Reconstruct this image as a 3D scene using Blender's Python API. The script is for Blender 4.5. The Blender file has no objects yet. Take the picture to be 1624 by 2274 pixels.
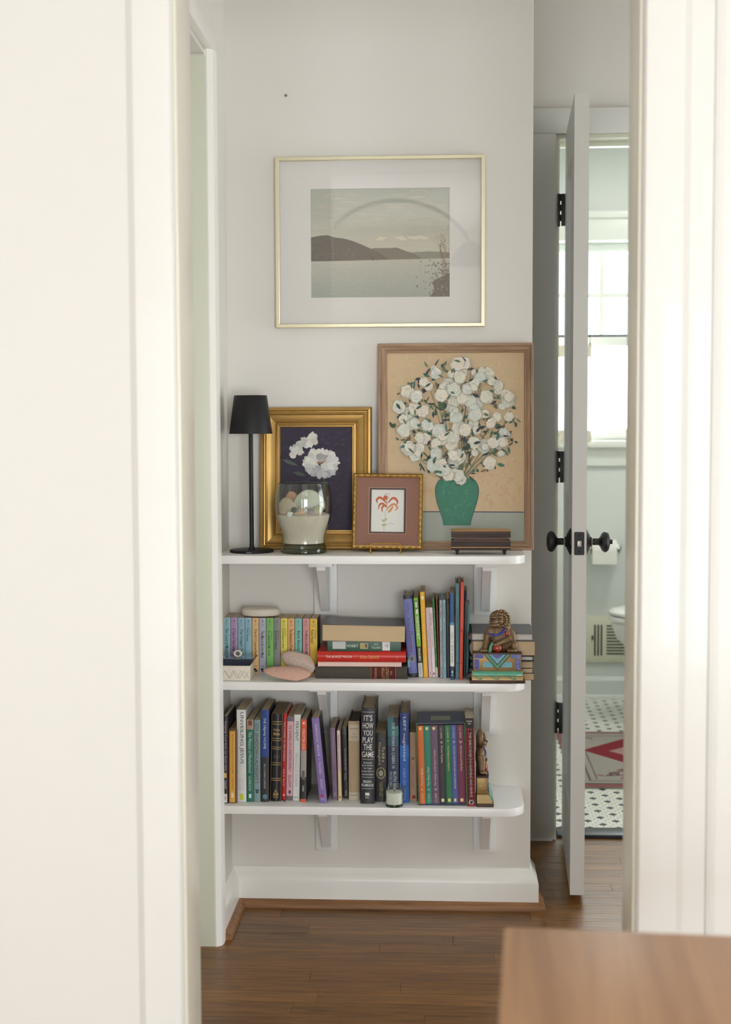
import bpy, bmesh, math, random
from mathutils import Vector, Matrix
random.seed(7)
R = math.radians
scene = bpy.context.scene
col = scene.collection

# ------------------------------------------------------------------ camera, world, light, exposure
FPX, CX, CY = 50 / 36 * 2274, 812.0, 1137.0
CAM = Vector((0.0, -3.53, 1.235))
_Y = Vector(((988 - CX) / FPX, -(925 - CY) / FPX, 1.0)).normalized()
_a = (986 - CX) / FPX
_U = -Vector((_a, -(_a * _Y[0] + _Y[2]) / _Y[1], 1.0)).normalized()
_X = _Y.cross(_U)
if _X[0] < 0: _X = -_X
def ray(px, py):
    c = Vector(((px - CX) / FPX, -(py - CY) / FPX, 1.0))
    return Vector((_X.dot(c), _Y.dot(c), _U.dot(c)))
def at(px, py, y=None, z=None):
    d = ray(px, py)
    t = (y - CAM.y) / d.y if y is not None else (z - CAM.z) / d.z
    return CAM + d * t
cam_d = bpy.data.cameras.new('camera'); cam = bpy.data.objects.new('camera', cam_d); col.objects.link(cam)
cam_d.sensor_fit = 'VERTICAL'; cam_d.sensor_height = 36; cam_d.lens = 50
r_, u_, f_ = (Vector((_X[i], _Y[i], _U[i])) for i in range(3))
cam.matrix_world = Matrix(((r_[0], u_[0], -f_[0], CAM[0]), (r_[1], u_[1], -f_[1], CAM[1]), (r_[2], u_[2], -f_[2], CAM[2]), (0, 0, 0, 1)))
cam_d.dof.use_dof = True; cam_d.dof.focus_distance = 3.36; cam_d.dof.aperture_fstop = 4.5
cam_d.clip_start = 0.05
scene.camera = cam
vs = scene.view_settings
vs.view_transform = 'Standard'; vs.look = 'None'; vs.gamma = 1.0; vs.use_curve_mapping = False; vs.exposure = 0.0

world = bpy.data.worlds.new('sky'); scene.world = world; world.use_nodes = True
bg = world.node_tree.nodes['Background']; bg.inputs[0].default_value = (0.90, 0.96, 1.0, 1); bg.inputs[1].default_value = 1.9
def area(name, loc, rot, sx, sy, power, color=(1, 1, 1)):
    l = bpy.data.lights.new(name, 'AREA'); l.shape = 'RECTANGLE'; l.size = sx; l.size_y = sy; l.energy = power; l.color = color
    o = bpy.data.objects.new(name, l); col.objects.link(o); o.location = loc; o.rotation_euler = rot
    return o
area('daylight_rear_window', (-1.0, -6.2, 0.9), (R(90), 0, 0), 1.5, 1.7, 44, (0.91, 0.955, 1.0))
area('daylight_rear_window_right', (1.2, -6.2, 0.9), (R(90), 0, 0), 1.5, 1.7, 132, (0.91, 0.955, 1.0))
area('daylight_side_window', (2.62, -4.4, 1.5), (R(90), 0, R(90)), 1.6, 1.4, 4, (1.0, 0.98, 0.94))
area('daylight_hall_window', (2.62, -0.4, 0.98), (R(90), 0, R(90)), 1.0, 1.8, 27, (0.94, 0.97, 1.0))
area('passage_fill_light', (-2.6, 0.35, 1.25), (R(90), 0, R(-90)), 0.5, 1.5, 10, (0.94, 1.0, 0.98))  # added unseen source brightening the slot beside the open door
area('daylight_bathroom_window', (0.81, 3.0, 1.55), (R(-90), 0, 0), 0.9, 1.0, 34, (0.97, 0.98, 1.0))
area('bathroom_fill_light', (0.95, 1.7, 2.36), (0, 0, 0), 0.3, 0.3, 10, (1.0, 0.98, 0.96))  # added fill for the bathroom; no lamp is in view
cy = scene.cycles
cy.max_bounces = 6; cy.diffuse_bounces = 4; cy.glossy_bounces = 3; cy.transmission_bounces = 4; cy.transparent_max_bounces = 12
cy.caustics_reflective = False; cy.caustics_refractive = False; cy.adaptive_threshold = 0.07; cy.adaptive_min_samples = 16; cy.sample_clamp_indirect = 6.0

# ------------------------------------------------------------------ helpers
def lin(c):
    if isinstance(c, str): c = tuple(int(c[i:i + 2], 16) for i in (0, 2, 4))
    out = []
    for v in c[:3]:
        v /= 255.0
        out.append(v / 12.92 if v <= 0.04045 else ((v + 0.055) / 1.055) ** 2.4)
    return tuple(out)
_mats = {}
def nd(nt, t, **kw):
    n = nt.nodes.new(t)
    for k, v in kw.items(): setattr(n, k, v)
    return n
def newmat(name):
    m = bpy.data.materials.new(name); m.use_nodes = True
    return m, m.node_tree, m.node_tree.nodes['Principled BSDF']
def mat(c, rough=0.5, metal=0.0, var=0.06, scale=40.0, bump=0.0, coat=0.0, spec=0.5, stretch=None, name=None):
    """plain procedural surface: a colour with a little noise and optional fine relief"""
    key = (c, rough, metal, var, scale, bump, coat, spec, stretch)
    if key in _mats: return _mats[key]
    m, nt, p = newmat(name or 'surface')
    l = lin(c)
    tc = nd(nt, 'ShaderNodeTexCoord'); no = nd(nt, 'ShaderNodeTexNoise'); no.inputs['Scale'].default_value = scale; no.inputs['Detail'].default_value = 4
    if stretch:
        mp = nd(nt, 'ShaderNodeMapping'); mp.inputs['Scale'].default_value = stretch
        nt.links.new(tc.outputs['Object'], mp.inputs[0]); nt.links.new(mp.outputs[0], no.inputs['Vector'])
    else: nt.links.new(tc.outputs['Object'], no.inputs['Vector'])
    mx = nd(nt, 'ShaderNodeMix', data_type='RGBA')
    mx.inputs[6].default_value = tuple(v * (1 - var) for v in l) + (1,); mx.inputs[7].default_value = tuple(min(1, v * (1 + var)) for v in l) + (1,)
    nt.links.new(no.outputs['Fac'], mx.inputs[0]); nt.links.new(mx.outputs[2], p.inputs['Base Color'])
    p.inputs['Roughness'].default_value = rough; p.inputs['Metallic'].default_value = metal
    p.inputs['Coat Weight'].default_value = coat; p.inputs['Specular IOR Level'].default_value = spec
    if bump:
        b = nd(nt, 'ShaderNodeBump'); b.inputs['Strength'].default_value = bump; b.inputs['Distance'].default_value = 0.002
        nt.links.new(no.outputs['Fac'], b.inputs['Height']); nt.links.new(b.outputs[0], p.inputs['Normal'])
    _mats[key] = m
    return m
def wood(dark, light, rough=0.4, axis=0, scale=6.0, rand=0.0, coat=0.0, bump=0.15, key=None):
    k = ('wood', dark, light, rough, axis, scale, rand, coat)
    if k in _mats: return _mats[k]
    m, nt, p = newmat('wood')
    tc = nd(nt, 'ShaderNodeTexCoord'); oi = nd(nt, 'ShaderNodeObjectInfo'); mp = nd(nt, 'ShaderNodeMapping')
    s = [scale * 9, scale * 9, scale * 9]; s[axis] = scale * 0.45; mp.inputs['Scale'].default_value = s
    ad = nd(nt, 'ShaderNodeVectorMath', operation='MULTIPLY_ADD')
    ad.inputs[1].default_value = (37, 53, 71) if rand else (0, 0, 0)
    cb = nd(nt, 'ShaderNodeCombineXYZ')
    for i in range(3): nt.links.new(oi.outputs['Random'], cb.inputs[i])
    nt.links.new(tc.outputs['Object'], mp.inputs[0]); nt.links.new(cb.outputs[0], ad.inputs[0]); nt.links.new(mp.outputs[0], ad.inputs[2])
    n1 = nd(nt, 'ShaderNodeTexNoise'); n1.inputs['Scale'].default_value = 1.0; n1.inputs['Detail'].default_value = 6; n1.inputs['Roughness'].default_value = 0.65; n1.inputs['Distortion'].default_value = 0.6
    nt.links.new(ad.outputs[0], n1.inputs['Vector'])
    rp = nd(nt, 'ShaderNodeValToRGB'); rp.color_ramp.elements[0].position = 0.36; rp.color_ramp.elements[1].position = 0.62
    rp.color_ramp.elements[0].color = lin(dark) + (1,); rp.color_ramp.elements[1].color = lin(light) + (1,)
    nt.links.new(n1.outputs['Fac'], rp.inputs[0])
    out = rp.outputs[0]
    if rand:
        hs = nd(nt, 'ShaderNodeHueSaturation'); mr = nd(nt, 'ShaderNodeMapRange')
        mr.inputs['To Min'].default_value = 1 - rand; mr.inputs['To Max'].default_value = 1 + rand
        nt.links.new(oi.outputs['Random'], mr.inputs[0]); nt.links.new(mr.outputs[0], hs.inputs['Value']); nt.links.new(out, hs.inputs['Color']); out = hs.outputs[0]
    nt.links.new(out, p.inputs['Base Color']); p.inputs['Roughness'].default_value = rough; p.inputs['Coat Weight'].default_value = coat; p.inputs['Coat Roughness'].default_value = 0.15
    b = nd(nt, 'ShaderNodeBump'); b.inputs['Strength'].default_value = bump; b.inputs['Distance'].default_value = 0.001
    nt.links.new(n1.outputs['Fac'], b.inputs['Height']); nt.links.new(b.outputs[0], p.inputs['Normal'])
    _mats[k] = m
    return m
def paper(c=(214, 196, 166), axis=0):
    k = ('paper', c, axis)
    if k in _mats: return _mats[k]
    m, nt, p = newmat('page_edges'); l = lin(c)
    tc = nd(nt, 'ShaderNodeTexCoord'); mp = nd(nt, 'ShaderNodeMapping'); s = [6, 6, 6]; s[axis] = 1500; mp.inputs['Scale'].default_value = s
    no = nd(nt, 'ShaderNodeTexNoise'); no.inputs['Scale'].default_value = 1; no.inputs['Detail'].default_value = 3
    nt.links.new(tc.outputs['Object'], mp.inputs[0]); nt.links.new(mp.outputs[0], no.inputs['Vector'])
    mx = nd(nt, 'ShaderNodeMix', data_type='RGBA'); mx.inputs[6].default_value = tuple(v * 0.74 for v in l) + (1,); mx.inputs[7].default_value = tuple(min(1, v * 1.12) for v in l) + (1,)
    nt.links.new(no.outputs['Fac'], mx.inputs[0]); nt.links.new(mx.outputs[2], p.inputs['Base Color']); p.inputs['Roughness'].default_value = 0.9
    _mats[k] = m
    return m
def glass(tint=(255, 255, 255), refl=1.0, rough=0.0, key='thin', edge=None):
    k = ('glass', tint, refl, key)
    if k in _mats: return _mats[k]
    m, nt, p = newmat('clear_glass'); nt.nodes.remove(p)
    tr = nd(nt, 'ShaderNodeBsdfTransparent'); tr.inputs[0].default_value = lin(tint) + (1,)
    gl = nd(nt, 'ShaderNodeBsdfGlossy'); gl.inputs['Roughness'].default_value = rough
    lw = nd(nt, 'ShaderNodeLayerWeight'); lw.inputs[0].default_value = 0.5
    fr = nd(nt, 'ShaderNodeMath', operation='POWER'); fr.inputs[1].default_value = 4.0; nt.links.new(lw.outputs['Facing'], fr.inputs[0])
    ml = nd(nt, 'ShaderNodeMath', operation='MULTIPLY_ADD'); ml.inputs[1].default_value = 0.75 * min(refl, 1.2); ml.inputs[2].default_value = 0.04 * refl; ml.use_clamp = True
    mx = nd(nt, 'ShaderNodeMixShader'); o = nt.nodes['Material Output']
    nt.links.new(fr.outputs[0], ml.inputs[0]); nt.links.new(ml.outputs[0], mx.inputs[0]); nt.links.new(tr.outputs[0], mx.inputs[1]); nt.links.new(gl.outputs[0], mx.inputs[2])
    nt.links.new(mx.outputs[0], o.inputs[0])
    _mats[k] = m
    return m
def attr_mat(rough=0.75, bump=0.25, bscale=180.0, spec=0.3):
    """flat print or paint: colours stored on the drawn pieces, brushed relief"""
    k = ('attr', rough, bump, bscale)
    if k in _mats: return _mats[k]
    m, nt, p = newmat('print')
    a = nd(nt, 'ShaderNodeAttribute'); a.attribute_name = 'col'
    tc = nd(nt, 'ShaderNodeTexCoord'); no = nd(nt, 'ShaderNodeTexNoise'); no.inputs['Scale'].default_value = bscale; no.inputs['Detail'].default_value = 5
    nt.links.new(tc.outputs['Object'], no.inputs['Vector'])
    mr = nd(nt, 'ShaderNodeMapRange'); mr.inputs['To Min'].default_value = 0.88; mr.inputs['To Max'].default_value = 1.1
    mx = nd(nt, 'ShaderNodeVectorMath', operation='SCALE')
    nt.links.new(no.outputs['Fac'], mr.inputs[0]); nt.links.new(a.outputs['Color'], mx.inputs[0]); nt.links.new(mr.outputs[0], mx.inputs['Scale'])
    nt.links.new(mx.outputs[0], p.inputs['Base Color']); p.inputs['Roughness'].default_value = rough; p.inputs['Specular IOR Level'].default_value = spec
    b = nd(nt, 'ShaderNodeBump'); b.inputs['Strength'].default_value = bump; b.inputs['Distance'].default_value = 0.001
    nt.links.new(no.outputs['Fac'], b.inputs['Height']); nt.links.new(b.outputs[0], p.inputs['Normal'])
    _mats[k] = m
    return m

class MB:
    def __init__(s): s.v, s.f, s.m, s.c = [], [], [], []
    def add(s, vs, fs, mi=0, c=None):
        o = len(s.v); s.v += [tuple(v) for v in vs]
        for f in fs: s.f.append(tuple(o + i for i in f)); s.m.append(mi); s.c.append(c)
        return s
    def box(s, x0, x1, y0, y1, z0, z1, mi=0, c=None):
        return s.add([(x, y, z) for z in (z0, z1) for y in (y0, y1) for x in (x0, x1)],
                     [(0, 2, 3, 1), (4, 5, 7, 6), (0, 1, 5, 4), (2, 6, 7, 3), (0, 4, 6, 2), (1, 3, 7, 5)], mi, c)
    def prism(s, pts, ax, a0, a1, mi=0, c=None):
        """extrude a 2-D outline along axis ax; outline coordinates are the other two axes in order"""
        n = len(pts); vs = []
        for a in (a0, a1):
            for p in pts:
                q = list(p); q.insert(ax, a); vs.append(q)
        return s.add(vs, [tuple(range(n)), tuple(range(2 * n - 1, n - 1, -1))] + [(i, (i + 1) % n, n + (i + 1) % n, n + i) for i in range(n)], mi, c)
    def lathe(s, prof, n=32, c=(0, 0, 0), mi=0, ax=2, close=False):
        vs = []; k = len(prof)
        for i in range(n):
            a = 2 * math.pi * i / n
            for r, z in prof:
                p = (r * math.cos(a), r * math.sin(a), z)
                if ax == 0: p = (z, r * math.cos(a), r * math.sin(a))
                if ax == 1: p = (r * math.cos(a), z, r * math.sin(a))
                vs.append((p[0] + c[0], p[1] + c[1], p[2] + c[2]))
        fs = []
        for i in range(n):
            j = (i + 1) % n
            for q in range(k - 1 + (1 if close else 0)):
                q2 = (q + 1) % k
                fs.append((i * k + q, j * k + q, j * k + q2, i * k + q2))
        return s.add(vs, fs, mi)
    def tube(s, path, rad, n=10, mi=0, caps=True):
        path = [Vector(p) for p in path]; vs = []; m = len(path); up = None
        for i, p in enumerate(path):
            t = (path[min(i + 1, m - 1)] - path[max(i - 1, 0)]).normalized()
            if up is None: up = Vector((0, 0, 1)) if abs(t.z) < 0.9 else Vector((0, 1, 0))
            a = t.cross(up).normalized(); up = a.cross(t).normalized(); r = rad[i] if isinstance(rad, (list, tuple)) else rad
            for k in range(n):
                th = 2 * math.pi * k / n; vs.append(p + a * r * math.cos(th) + up * r * math.sin(th))
        fs = [(i * n + k, i * n + (k + 1) % n, (i + 1) * n + (k + 1) % n, (i + 1) * n + k) for i in range(m - 1) for k in range(n)]
        if caps: fs += [tuple(range(n - 1, -1, -1)), tuple((m - 1) * n + k for k in range(n))]
        return s.add(vs, fs, mi)
    def ball(s, c, r, n=14, m=9, mi=0):
        if not isinstance(r, (tuple, list)): r = (r, r, r)
        vs = [(c[0], c[1], c[2] - r[2])]
        for j in range(1, m):
            ph = math.pi * j / m - math.pi / 2
            for i in range(n):
                a = 2 * math.pi * i / n; vs.append((c[0] + r[0] * math.cos(ph) * math.cos(a), c[1] + r[1] * math.cos(ph) * math.sin(a), c[2] + r[2] * math.sin(ph)))
        vs.append((c[0], c[1], c[2] + r[2])); fs = [(0, 1 + (i + 1) % n, 1 + i) for i in range(n)]
        for j in range(m - 2):
            for i in range(n): fs.append((1 + j * n + i, 1 + j * n + (i + 1) % n, 1 + (j + 1) * n + (i + 1) % n, 1 + (j + 1) * n + i))
        L = len(vs) - 1; fs += [(L, 1 + (m - 2) * n + i, 1 + (m - 2) * n + (i + 1) % n) for i in range(n)]
        return s.add(vs, fs, mi)
    def build(s, name, mats, parent=None, bevel=0.0, seg=2, smooth=None, recalc=True, kind=None, loc=None):
        me = bpy.data.meshes.new(name); me.from_pydata(s.v, [], s.f)
        if not isinstance(mats, (list, tuple)): mats = [mats]
        for m in mats: me.materials.append(m)
        for p, i in zip(me.polygons, s.m): p.material_index = i
        if any(c is not None for c in s.c):
            ca = me.color_attributes.new('col', 'FLOAT_COLOR', 'CORNER')
            for p, c in zip(me.polygons, s.c):
                l = lin(c or (255, 255, 255)) + (1,)
                for k in p.loop_indices: ca.data[k].color = l
        if recalc or bevel:
            bm = bmesh.new(); bm.from_mesh(me)
            if recalc: bmesh.ops.recalc_face_normals(bm, faces=bm.faces)
            if bevel:
                es = [e for e in bm.edges if len(e.link_faces) == 2 and e.calc_face_angle(0) > R(32)]
                bmesh.ops.bevel(bm, geom=es, offset=bevel, segments=seg, affect='EDGES', profile=0.6, clamp_overlap=True)
            bm.to_mesh(me); bm.free()
        if smooth is None and bevel: smooth = 35
        if smooth:
            for p in me.polygons: p.use_smooth = True
            me.set_sharp_from_angle(angle=R(smooth))
        return link(name, me, parent, kind, loc)
def link(name, me, parent=None, kind=None, loc=None):
    o = bpy.data.objects.new(name, me); col.objects.link(o)
    if parent: o.parent = parent
    if kind: o['kind'] = kind
    if loc is not None: o.location = loc
    return o
def thing(name, label, cat, loc=(0, 0, 0), rot=(0, 0, 0), group=None):
    o = bpy.data.objects.new(name, None); o.empty_display_size = 0.03; col.objects.link(o)
    o.location = loc; o.rotation_euler = rot
    return tag(o, label, cat, group)
def tag(o, label, cat, group=None, kind=None):
    o['label'] = label; o['category'] = cat
    if group: o['group'] = group
    if kind: o['kind'] = kind
    return o
def struct(o, label, cat): return tag(o, label, cat, None, 'structure')
def arc(cx, cy, r, a0, a1, n): return [(cx + r * math.cos(R(a0 + (a1 - a0) * i / n)), cy + r * math.sin(R(a0 + (a1 - a0) * i / n))) for i in range(n + 1)]

# ------------------------------------------------------------------ shared paints
WALL = mat((226, 222, 214), 0.55, var=0.012, scale=3, bump=0.02, name='wall_paint')
TRIM = mat((243, 241, 234), 0.28, var=0.012, scale=5, bump=0.02, name='trim_paint')
GLOSS = mat((219, 218, 213), 0.46, var=0.010, scale=5, bump=0.0, coat=0.1, name='gloss_trim_paint')
DOORP = mat((222, 221, 216), 0.35, var=0.012, scale=5, bump=0.02, name='door_paint')
SAGE = mat((216, 218, 198), 0.4, var=0.015, scale=4, bump=0.02, name='jamb_paint')
BATH = mat((225, 229, 224), 0.5, var=0.012, scale=3, name='bathroom_paint')
BLACK = mat((22, 22, 24), 0.42, var=0.1, scale=60, name='black_metal')
CEIL = mat((240, 238, 232), 0.8, var=0.01, scale=3, name='ceiling_paint')

# ------------------------------------------------------------------ room shell
H = 2.46
def sbox(name, label, cat, *bs, m=WALL, bevel=0.0):
    b = MB()
    for q in bs: b.box(*q)
    return struct(b.build(name, m, bevel=bevel), label, cat)
sbox('wall_back', 'pale grey white hallway wall behind the three book shelves', 'wall', (-2.4, 0.215, 0.0, 0.12, 0, H), bevel=0.003)
w = MB(); w.box(-0.66, -0.54, -0.30, 0.0, 0, H); w.box(-0.66, -0.54, -1.05, -0.30, 2.05, H); w.box(-0.66, -0.54, -1.36, -1.05, 0, H)
struct(w.build('wall_left', WALL), 'pale side wall of the hallway left of the shelves', 'wall')
w = MB(); w.box(-2.4, -0.396, -1.47, -1.36, 0, H); w.box(0.286, 2.5, -1.47, -1.36, 0, H); w.box(-0.396, 0.286, -1.47, -1.36, 2.05, H)
struct(w.build('wall_front', mat((224, 223, 218), 0.55, var=0.012, scale=3, bump=0.02)), 'bright white wall with the near doorway the photo looks through', 'wall')
w = MB(); w.box(-2.4, 0.325, 0.58, 0.69, 0, H); w.box(0.325, 1.0, 0.58, 0.69, 2.03, H); w.box(1.0, 2.5, 0.58, 0.69, 0, H)
struct(w.build('wall_bathroom', WALL), 'shaded hallway wall around the bathroom doorway', 'wall')
# hall end wall with window, camera room walls with windows
w = MB(); w.box(2.4, 2.5, -1.36, -0.9, 0, H); w.box(2.4, 2.5, 0.1, 0.58, 0, H); w.box(2.4, 2.5, -0.9, 0.1, 0, 0.06); w.box(2.4, 2.5, -0.9, 0.1, 1.9, H)
struct(w.build('wall_right', WALL), 'end wall of the hallway out of view on the right', 'wall')
w = MB(); w.box(-2.5, -2.4, 0.0, 0.18, 0, H); w.box(-2.5, -2.4, 0.52, 0.69, 0, H); w.box(-2.5, -2.4, 0.18, 0.52, 0, 0.5); w.box(-2.5, -2.4, 0.18, 0.52, 2.0, H)  # passage end is made up to let light reach the door slot
struct(w.build('wall_added_passage', WALL), 'end wall of the unseen passage added to light the door slot', 'wall')
w = MB(); w.box(-2.5, -2.4, -6.1, -1.36, 0, H)
struct(w.build('wall_left_room', mat((238, 234, 224), 0.6, var=0.012, scale=3)), 'left wall of the room the photo is taken from', 'wall')
w = MB(); w.box(2.4, 2.5, -6.1, -5.2, 0, H); w.box(2.4, 2.5, -3.6, -1.47, 0, H); w.box(2.4, 2.5, -5.2, -3.6, 0, 0.8); w.box(2.4, 2.5, -5.2, -3.6, 2.2, H)
struct(w.build('wall_right_room', mat((238, 234, 224), 0.6, var=0.012, scale=3)), 'right wall of the room the photo is taken from', 'wall')
w = MB(); [w.box(xa, xb, -6.1, -6.0, 0, H) for xa, xb in ((-2.4, -1.75), (-0.25, 0.45), (1.95, 2.4))]; [w.box(xa, xb, -6.1, -6.0, za, zb) for xa, xb in ((-1.75, -0.25), (0.45, 1.95)) for za, zb in ((0, 0.06), (1.75, H))]
struct(w.build('wall_rear_room', mat((238, 234, 224), 0.6, var=0.012, scale=3)), 'rear wall with a window behind the camera', 'wall')
w = MB(); w.box(-2.5, 2.5, -6.1, 2.8, H, H + 0.08)
struct(w.build('ceiling', CEIL), 'white ceiling over the rooms and hallway', 'ceiling')
# bathroom walls
w = MB(); w.box(0.06, 0.16, 0.69, 2.66, 0, H); struct(w.build('wall_bathroom_left', BATH), 'left wall of the bathroom behind the open door', 'wall')
w = MB(); w.box(1.62, 1.72, 0.69, 2.66, 0, H); struct(w.build('wall_bathroom_right', BATH), 'right wall of the bathroom behind the toilet', 'wall')
WX0, WX1, WZ0, WZ1 = 0.42, 1.20, 1.13, 1.98
YF = 2.66
w = MB(); w.box(0.06, WX0, YF, YF + 0.12, 0, H); w.box(WX1, 1.72, YF, YF + 0.12, 0, H); w.box(WX0, WX1, YF, YF + 0.12, 0, WZ0); w.box(WX0, WX1, YF, YF + 0.12, WZ1, H)
struct(w.build('wall_bathroom_far', BATH), 'pale green white bathroom wall with the window', 'wall')

# closed closet door behind the left opening of the hallway
d = MB(); d.box(-0.64, -0.605, -1.05, -0.305, 0.01, 2.045)
struct(d.build('door_2', DOORP, bevel=0.002), 'closed white door recessed in the left hallway wall', 'door')

# trims of the left hallway opening: jamb board, casing legs, head
t = MB(); t.box(-0.605, -0.536, -0.305, -0.290, 0, 2.045)
struct(t.build('trim_1', SAGE, bevel=0.0015), 'greenish white jamb edge left of the shelves', 'trim')
t = MB(); t.prism([(-0.54, -0.303), (-0.533, -0.305), (-0.521, -0.297), (-0.518, -0.285), (-0.518, -0.258), (-0.522, -0.254), (-0.54, -0.254)], 2, 0, 2.06)
struct(t.build('trim_2', TRIM, smooth=30), 'white vertical door casing at the left ends of the shelves', 'trim')
t = MB(); t.box(-0.54, -0.52, -1.10, -0.254, 2.06, 2.11)
struct(t.build('trim_3', TRIM, bevel=0.002), 'white head casing above the left hallway opening', 'trim')
t = MB(); t.box(-0.54, -0.52, -1.10, -1.05, 0, 2.06)
struct(t.build('trim_4', TRIM, bevel=0.002), 'white casing leg at the near side of the left opening', 'trim')

# near doorway: jamb lining and stepped casings
def near_casing(name, sgn, x, label):
    """stepped casing outline in x,y, swept up; sgn -1 left side, +1 right side"""
    y = -1.47
    pr = [(0.0, y), (0.0, y - 0.012), (0.003, y - 0.017), (0.007, y - 0.018), (0.0555, y - 0.018), (0.058, y - 0.0165), (0.0665, y - 0.010), (0.069, y - 0.0095), (0.098, y - 0.0095), (0.100, y - 0.014), (0.106, y - 0.016), (0.112, y - 0.014), (0.114, y)]
    if sgn < 0: pr = pr[:8] + [(0.34, y - 0.0095), (0.342, y)]
    b = MB(); b.prism([(x + sgn * p[0], p[1]) for p in pr], 2, 0, 2.16)
    return struct(b.build(name, GLOSS, smooth=25), label, 'trim')
near_casing('trim_5', -1, -0.389, 'bright white stepped casing on the left of the near doorway')
near_casing('trim_6', 1, 0.279, 'bright white stepped casing on the right of the near doorway')
JAMB = mat((220, 217, 203), 0.3, var=0.012, scale=4, name='near_jamb_paint')
t = MB(); t.box(-0.397, -0.384, -1.472, -1.358, 0, 2.05)
struct(t.build('trim_7', JAMB, bevel=0.0015), 'left jamb lining of the near doorway', 'trim')
t = MB(); t.box(0.274, 0.287, -1.472, -1.358, 0, 2.05)
struct(t.build('trim_8', JAMB, bevel=0.0015), 'right jamb lining of the near doorway', 'trim')
t = MB(); t.box(-0.503, 0.393, -1.488, -1.47, 2.05, 2.16)
struct(t.build('trim_9', GLOSS, bevel=0.003), 'head casing of the near doorway above the frame', 'trim')

# bathroom doorway casing and jambs
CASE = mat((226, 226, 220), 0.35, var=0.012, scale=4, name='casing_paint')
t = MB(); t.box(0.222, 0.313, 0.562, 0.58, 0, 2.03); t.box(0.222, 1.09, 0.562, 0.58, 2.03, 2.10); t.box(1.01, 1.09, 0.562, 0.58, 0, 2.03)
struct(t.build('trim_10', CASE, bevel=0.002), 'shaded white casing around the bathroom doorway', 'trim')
t = MB(); t.box(0.306, 0.320, 0.575, 0.70, 0, 2.03); t.box(0.320, 0.327, 0.63, 0.665, 0, 2.018); t.box(0.995, 1.01, 0.575, 0.70, 0, 2.03); t.box(0.320, 0.995, 0.575, 0.70, 2.018, 2.03); t.box(0.327, 0.995, 0.63, 0.665, 2.006, 2.018)
struct(t.build('trim_11', SAGE, bevel=0.0015), 'jamb and stop of the bathroom doorway', 'trim')

# baseboards with cove top, shoe mouldings
BB = [(0.0, 0.0), (-0.020, 0.0), (-0.020, 0.050), (-0.0185, 0.058), (-0.013, 0.066), (-0.008, 0.073), (-0.0065, 0.079), (-0.004, 0.083), (0.0, 0.084)]
t = MB(); n = len(BB)
vs_ = [(-0.54, y, z) for y, z in BB] + [(0.215 - y, y, z) for y, z in BB] + [(0.215 - y, 0.118, z) for y, z in BB]
t.add(vs_, [(k * n + i, k * n + (i + 1) % n, (k + 1) * n + (i + 1) % n, (k + 1) * n + i) for k in range(2) for i in range(n)])
bo = t.build('baseboard_back', TRIM, smooth=40, loc=(0, 0, 0.014)); struct(bo, 'white cove top baseboard below the shelves', 'baseboard')
SHOE = wood((116, 78, 46), (152, 108, 68), 0.5, 0, 12)
SH = [(0.0, 0.0), (-0.019, 0.0), (-0.019, 0.006), (-0.016, 0.012), (-0.010, 0.017), (0.0, 0.019)]
t = MB(); n = len(SH)
vs_ = [(-0.54, -0.018 + y, z) for y, z in SH] + [(0.233 - y, -0.018 + y, z) for y, z in SH] + [(0.233 - y, 0.12, z) for y, z in SH]
t.add(vs_, [(k * n + i, k * n + (i + 1) % n, (k + 1) * n + (i + 1) % n, (k + 1) * n + i) for k in range(2) for i in range(n)])
struct(t.build('trim_12', SHOE, smooth=40), 'brown wooden shoe moulding along the foot of the baseboard', 'trim')
t = MB(); t.prism([(-0.54 - y, z + 0.014) for y, z in BB], 1, -0.254, -0.002)
struct(t.build('baseboard_left', TRIM, smooth=40), 'white baseboard on the side wall left of the shelves', 'baseboard')
t = MB(); t.prism([(-0.522 - y, z) for y, z in SH], 1, -0.262, -0.02)
struct(t.build('trim_13', SHOE, smooth=40), 'brown shoe moulding running to the front along the side wall', 'trim')

# ------------------------------------------------------------------ floors: boards one by one, then the tiles
PLANK = wood((92, 58, 22), (138, 94, 42), 0.40, 0, 16, rand=0.20, coat=0.12)
fl = MB(); fl.box(-2.5, 2.5, -6.1, 0.60, -0.06, -0.004)
floor = struct(fl.build('floor', wood((104, 70, 40), (166, 120, 74), 0.34, 0, 7.5, coat=0.2)), 'brown oak strip floor of the hallway', 'floor')
pb = MB(); pb.box(0, 1, 0, 0.0555, -0.004, 0.0)
pm = None; rnd = random.Random(3); row = 0; y = -1.35
plank_me = {}
while y < 0.59:
    x = -0.60 - rnd.uniform(0.0, 0.5) - (1.0 if y > 0.1 else 0)
    while x < 1.5:
        L = rnd.choice((0.46, 0.62, 0.78, 0.94, 1.1))
        if L not in plank_me:
            b = MB(); b.box(0, L - 0.0005, 0, 0.0565, -0.004, 0.0); o = b.build('floor_board', PLANK, floor, bevel=0.0005, seg=1); plank_me[L] = o.data
        else: o = link('floor_board', plank_me[L], floor)
        o.location = (x, y, rnd.uniform(-0.0002, 0.0001)); x += L
    y += 0.057; row += 1
b = MB(); b.box(0.33, 0.995, 0.592, 0.668, 0.0, 0.012)
struct(b.build('trim_14', mat((38, 42, 46), 0.35, var=0.15, scale=20), bevel=0.003), 'dark stone threshold of the bathroom doorway', 'trim')
GROUT = mat((112, 116, 114), 0.9, var=0.1, scale=50)
b = MB(); b.box(0.16, 1.62, 0.60, YF, -0.05, 0.003)
floor2 = struct(b.build('floor_tiled', GROUT), 'bathroom floor of small white hexagon tiles with dark blue accents', 'floor')
WT, DT = mat((236, 236, 226), 0.18, var=0.05, scale=30), mat((46, 58, 74), 0.2, var=0.1, scale=30)
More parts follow.
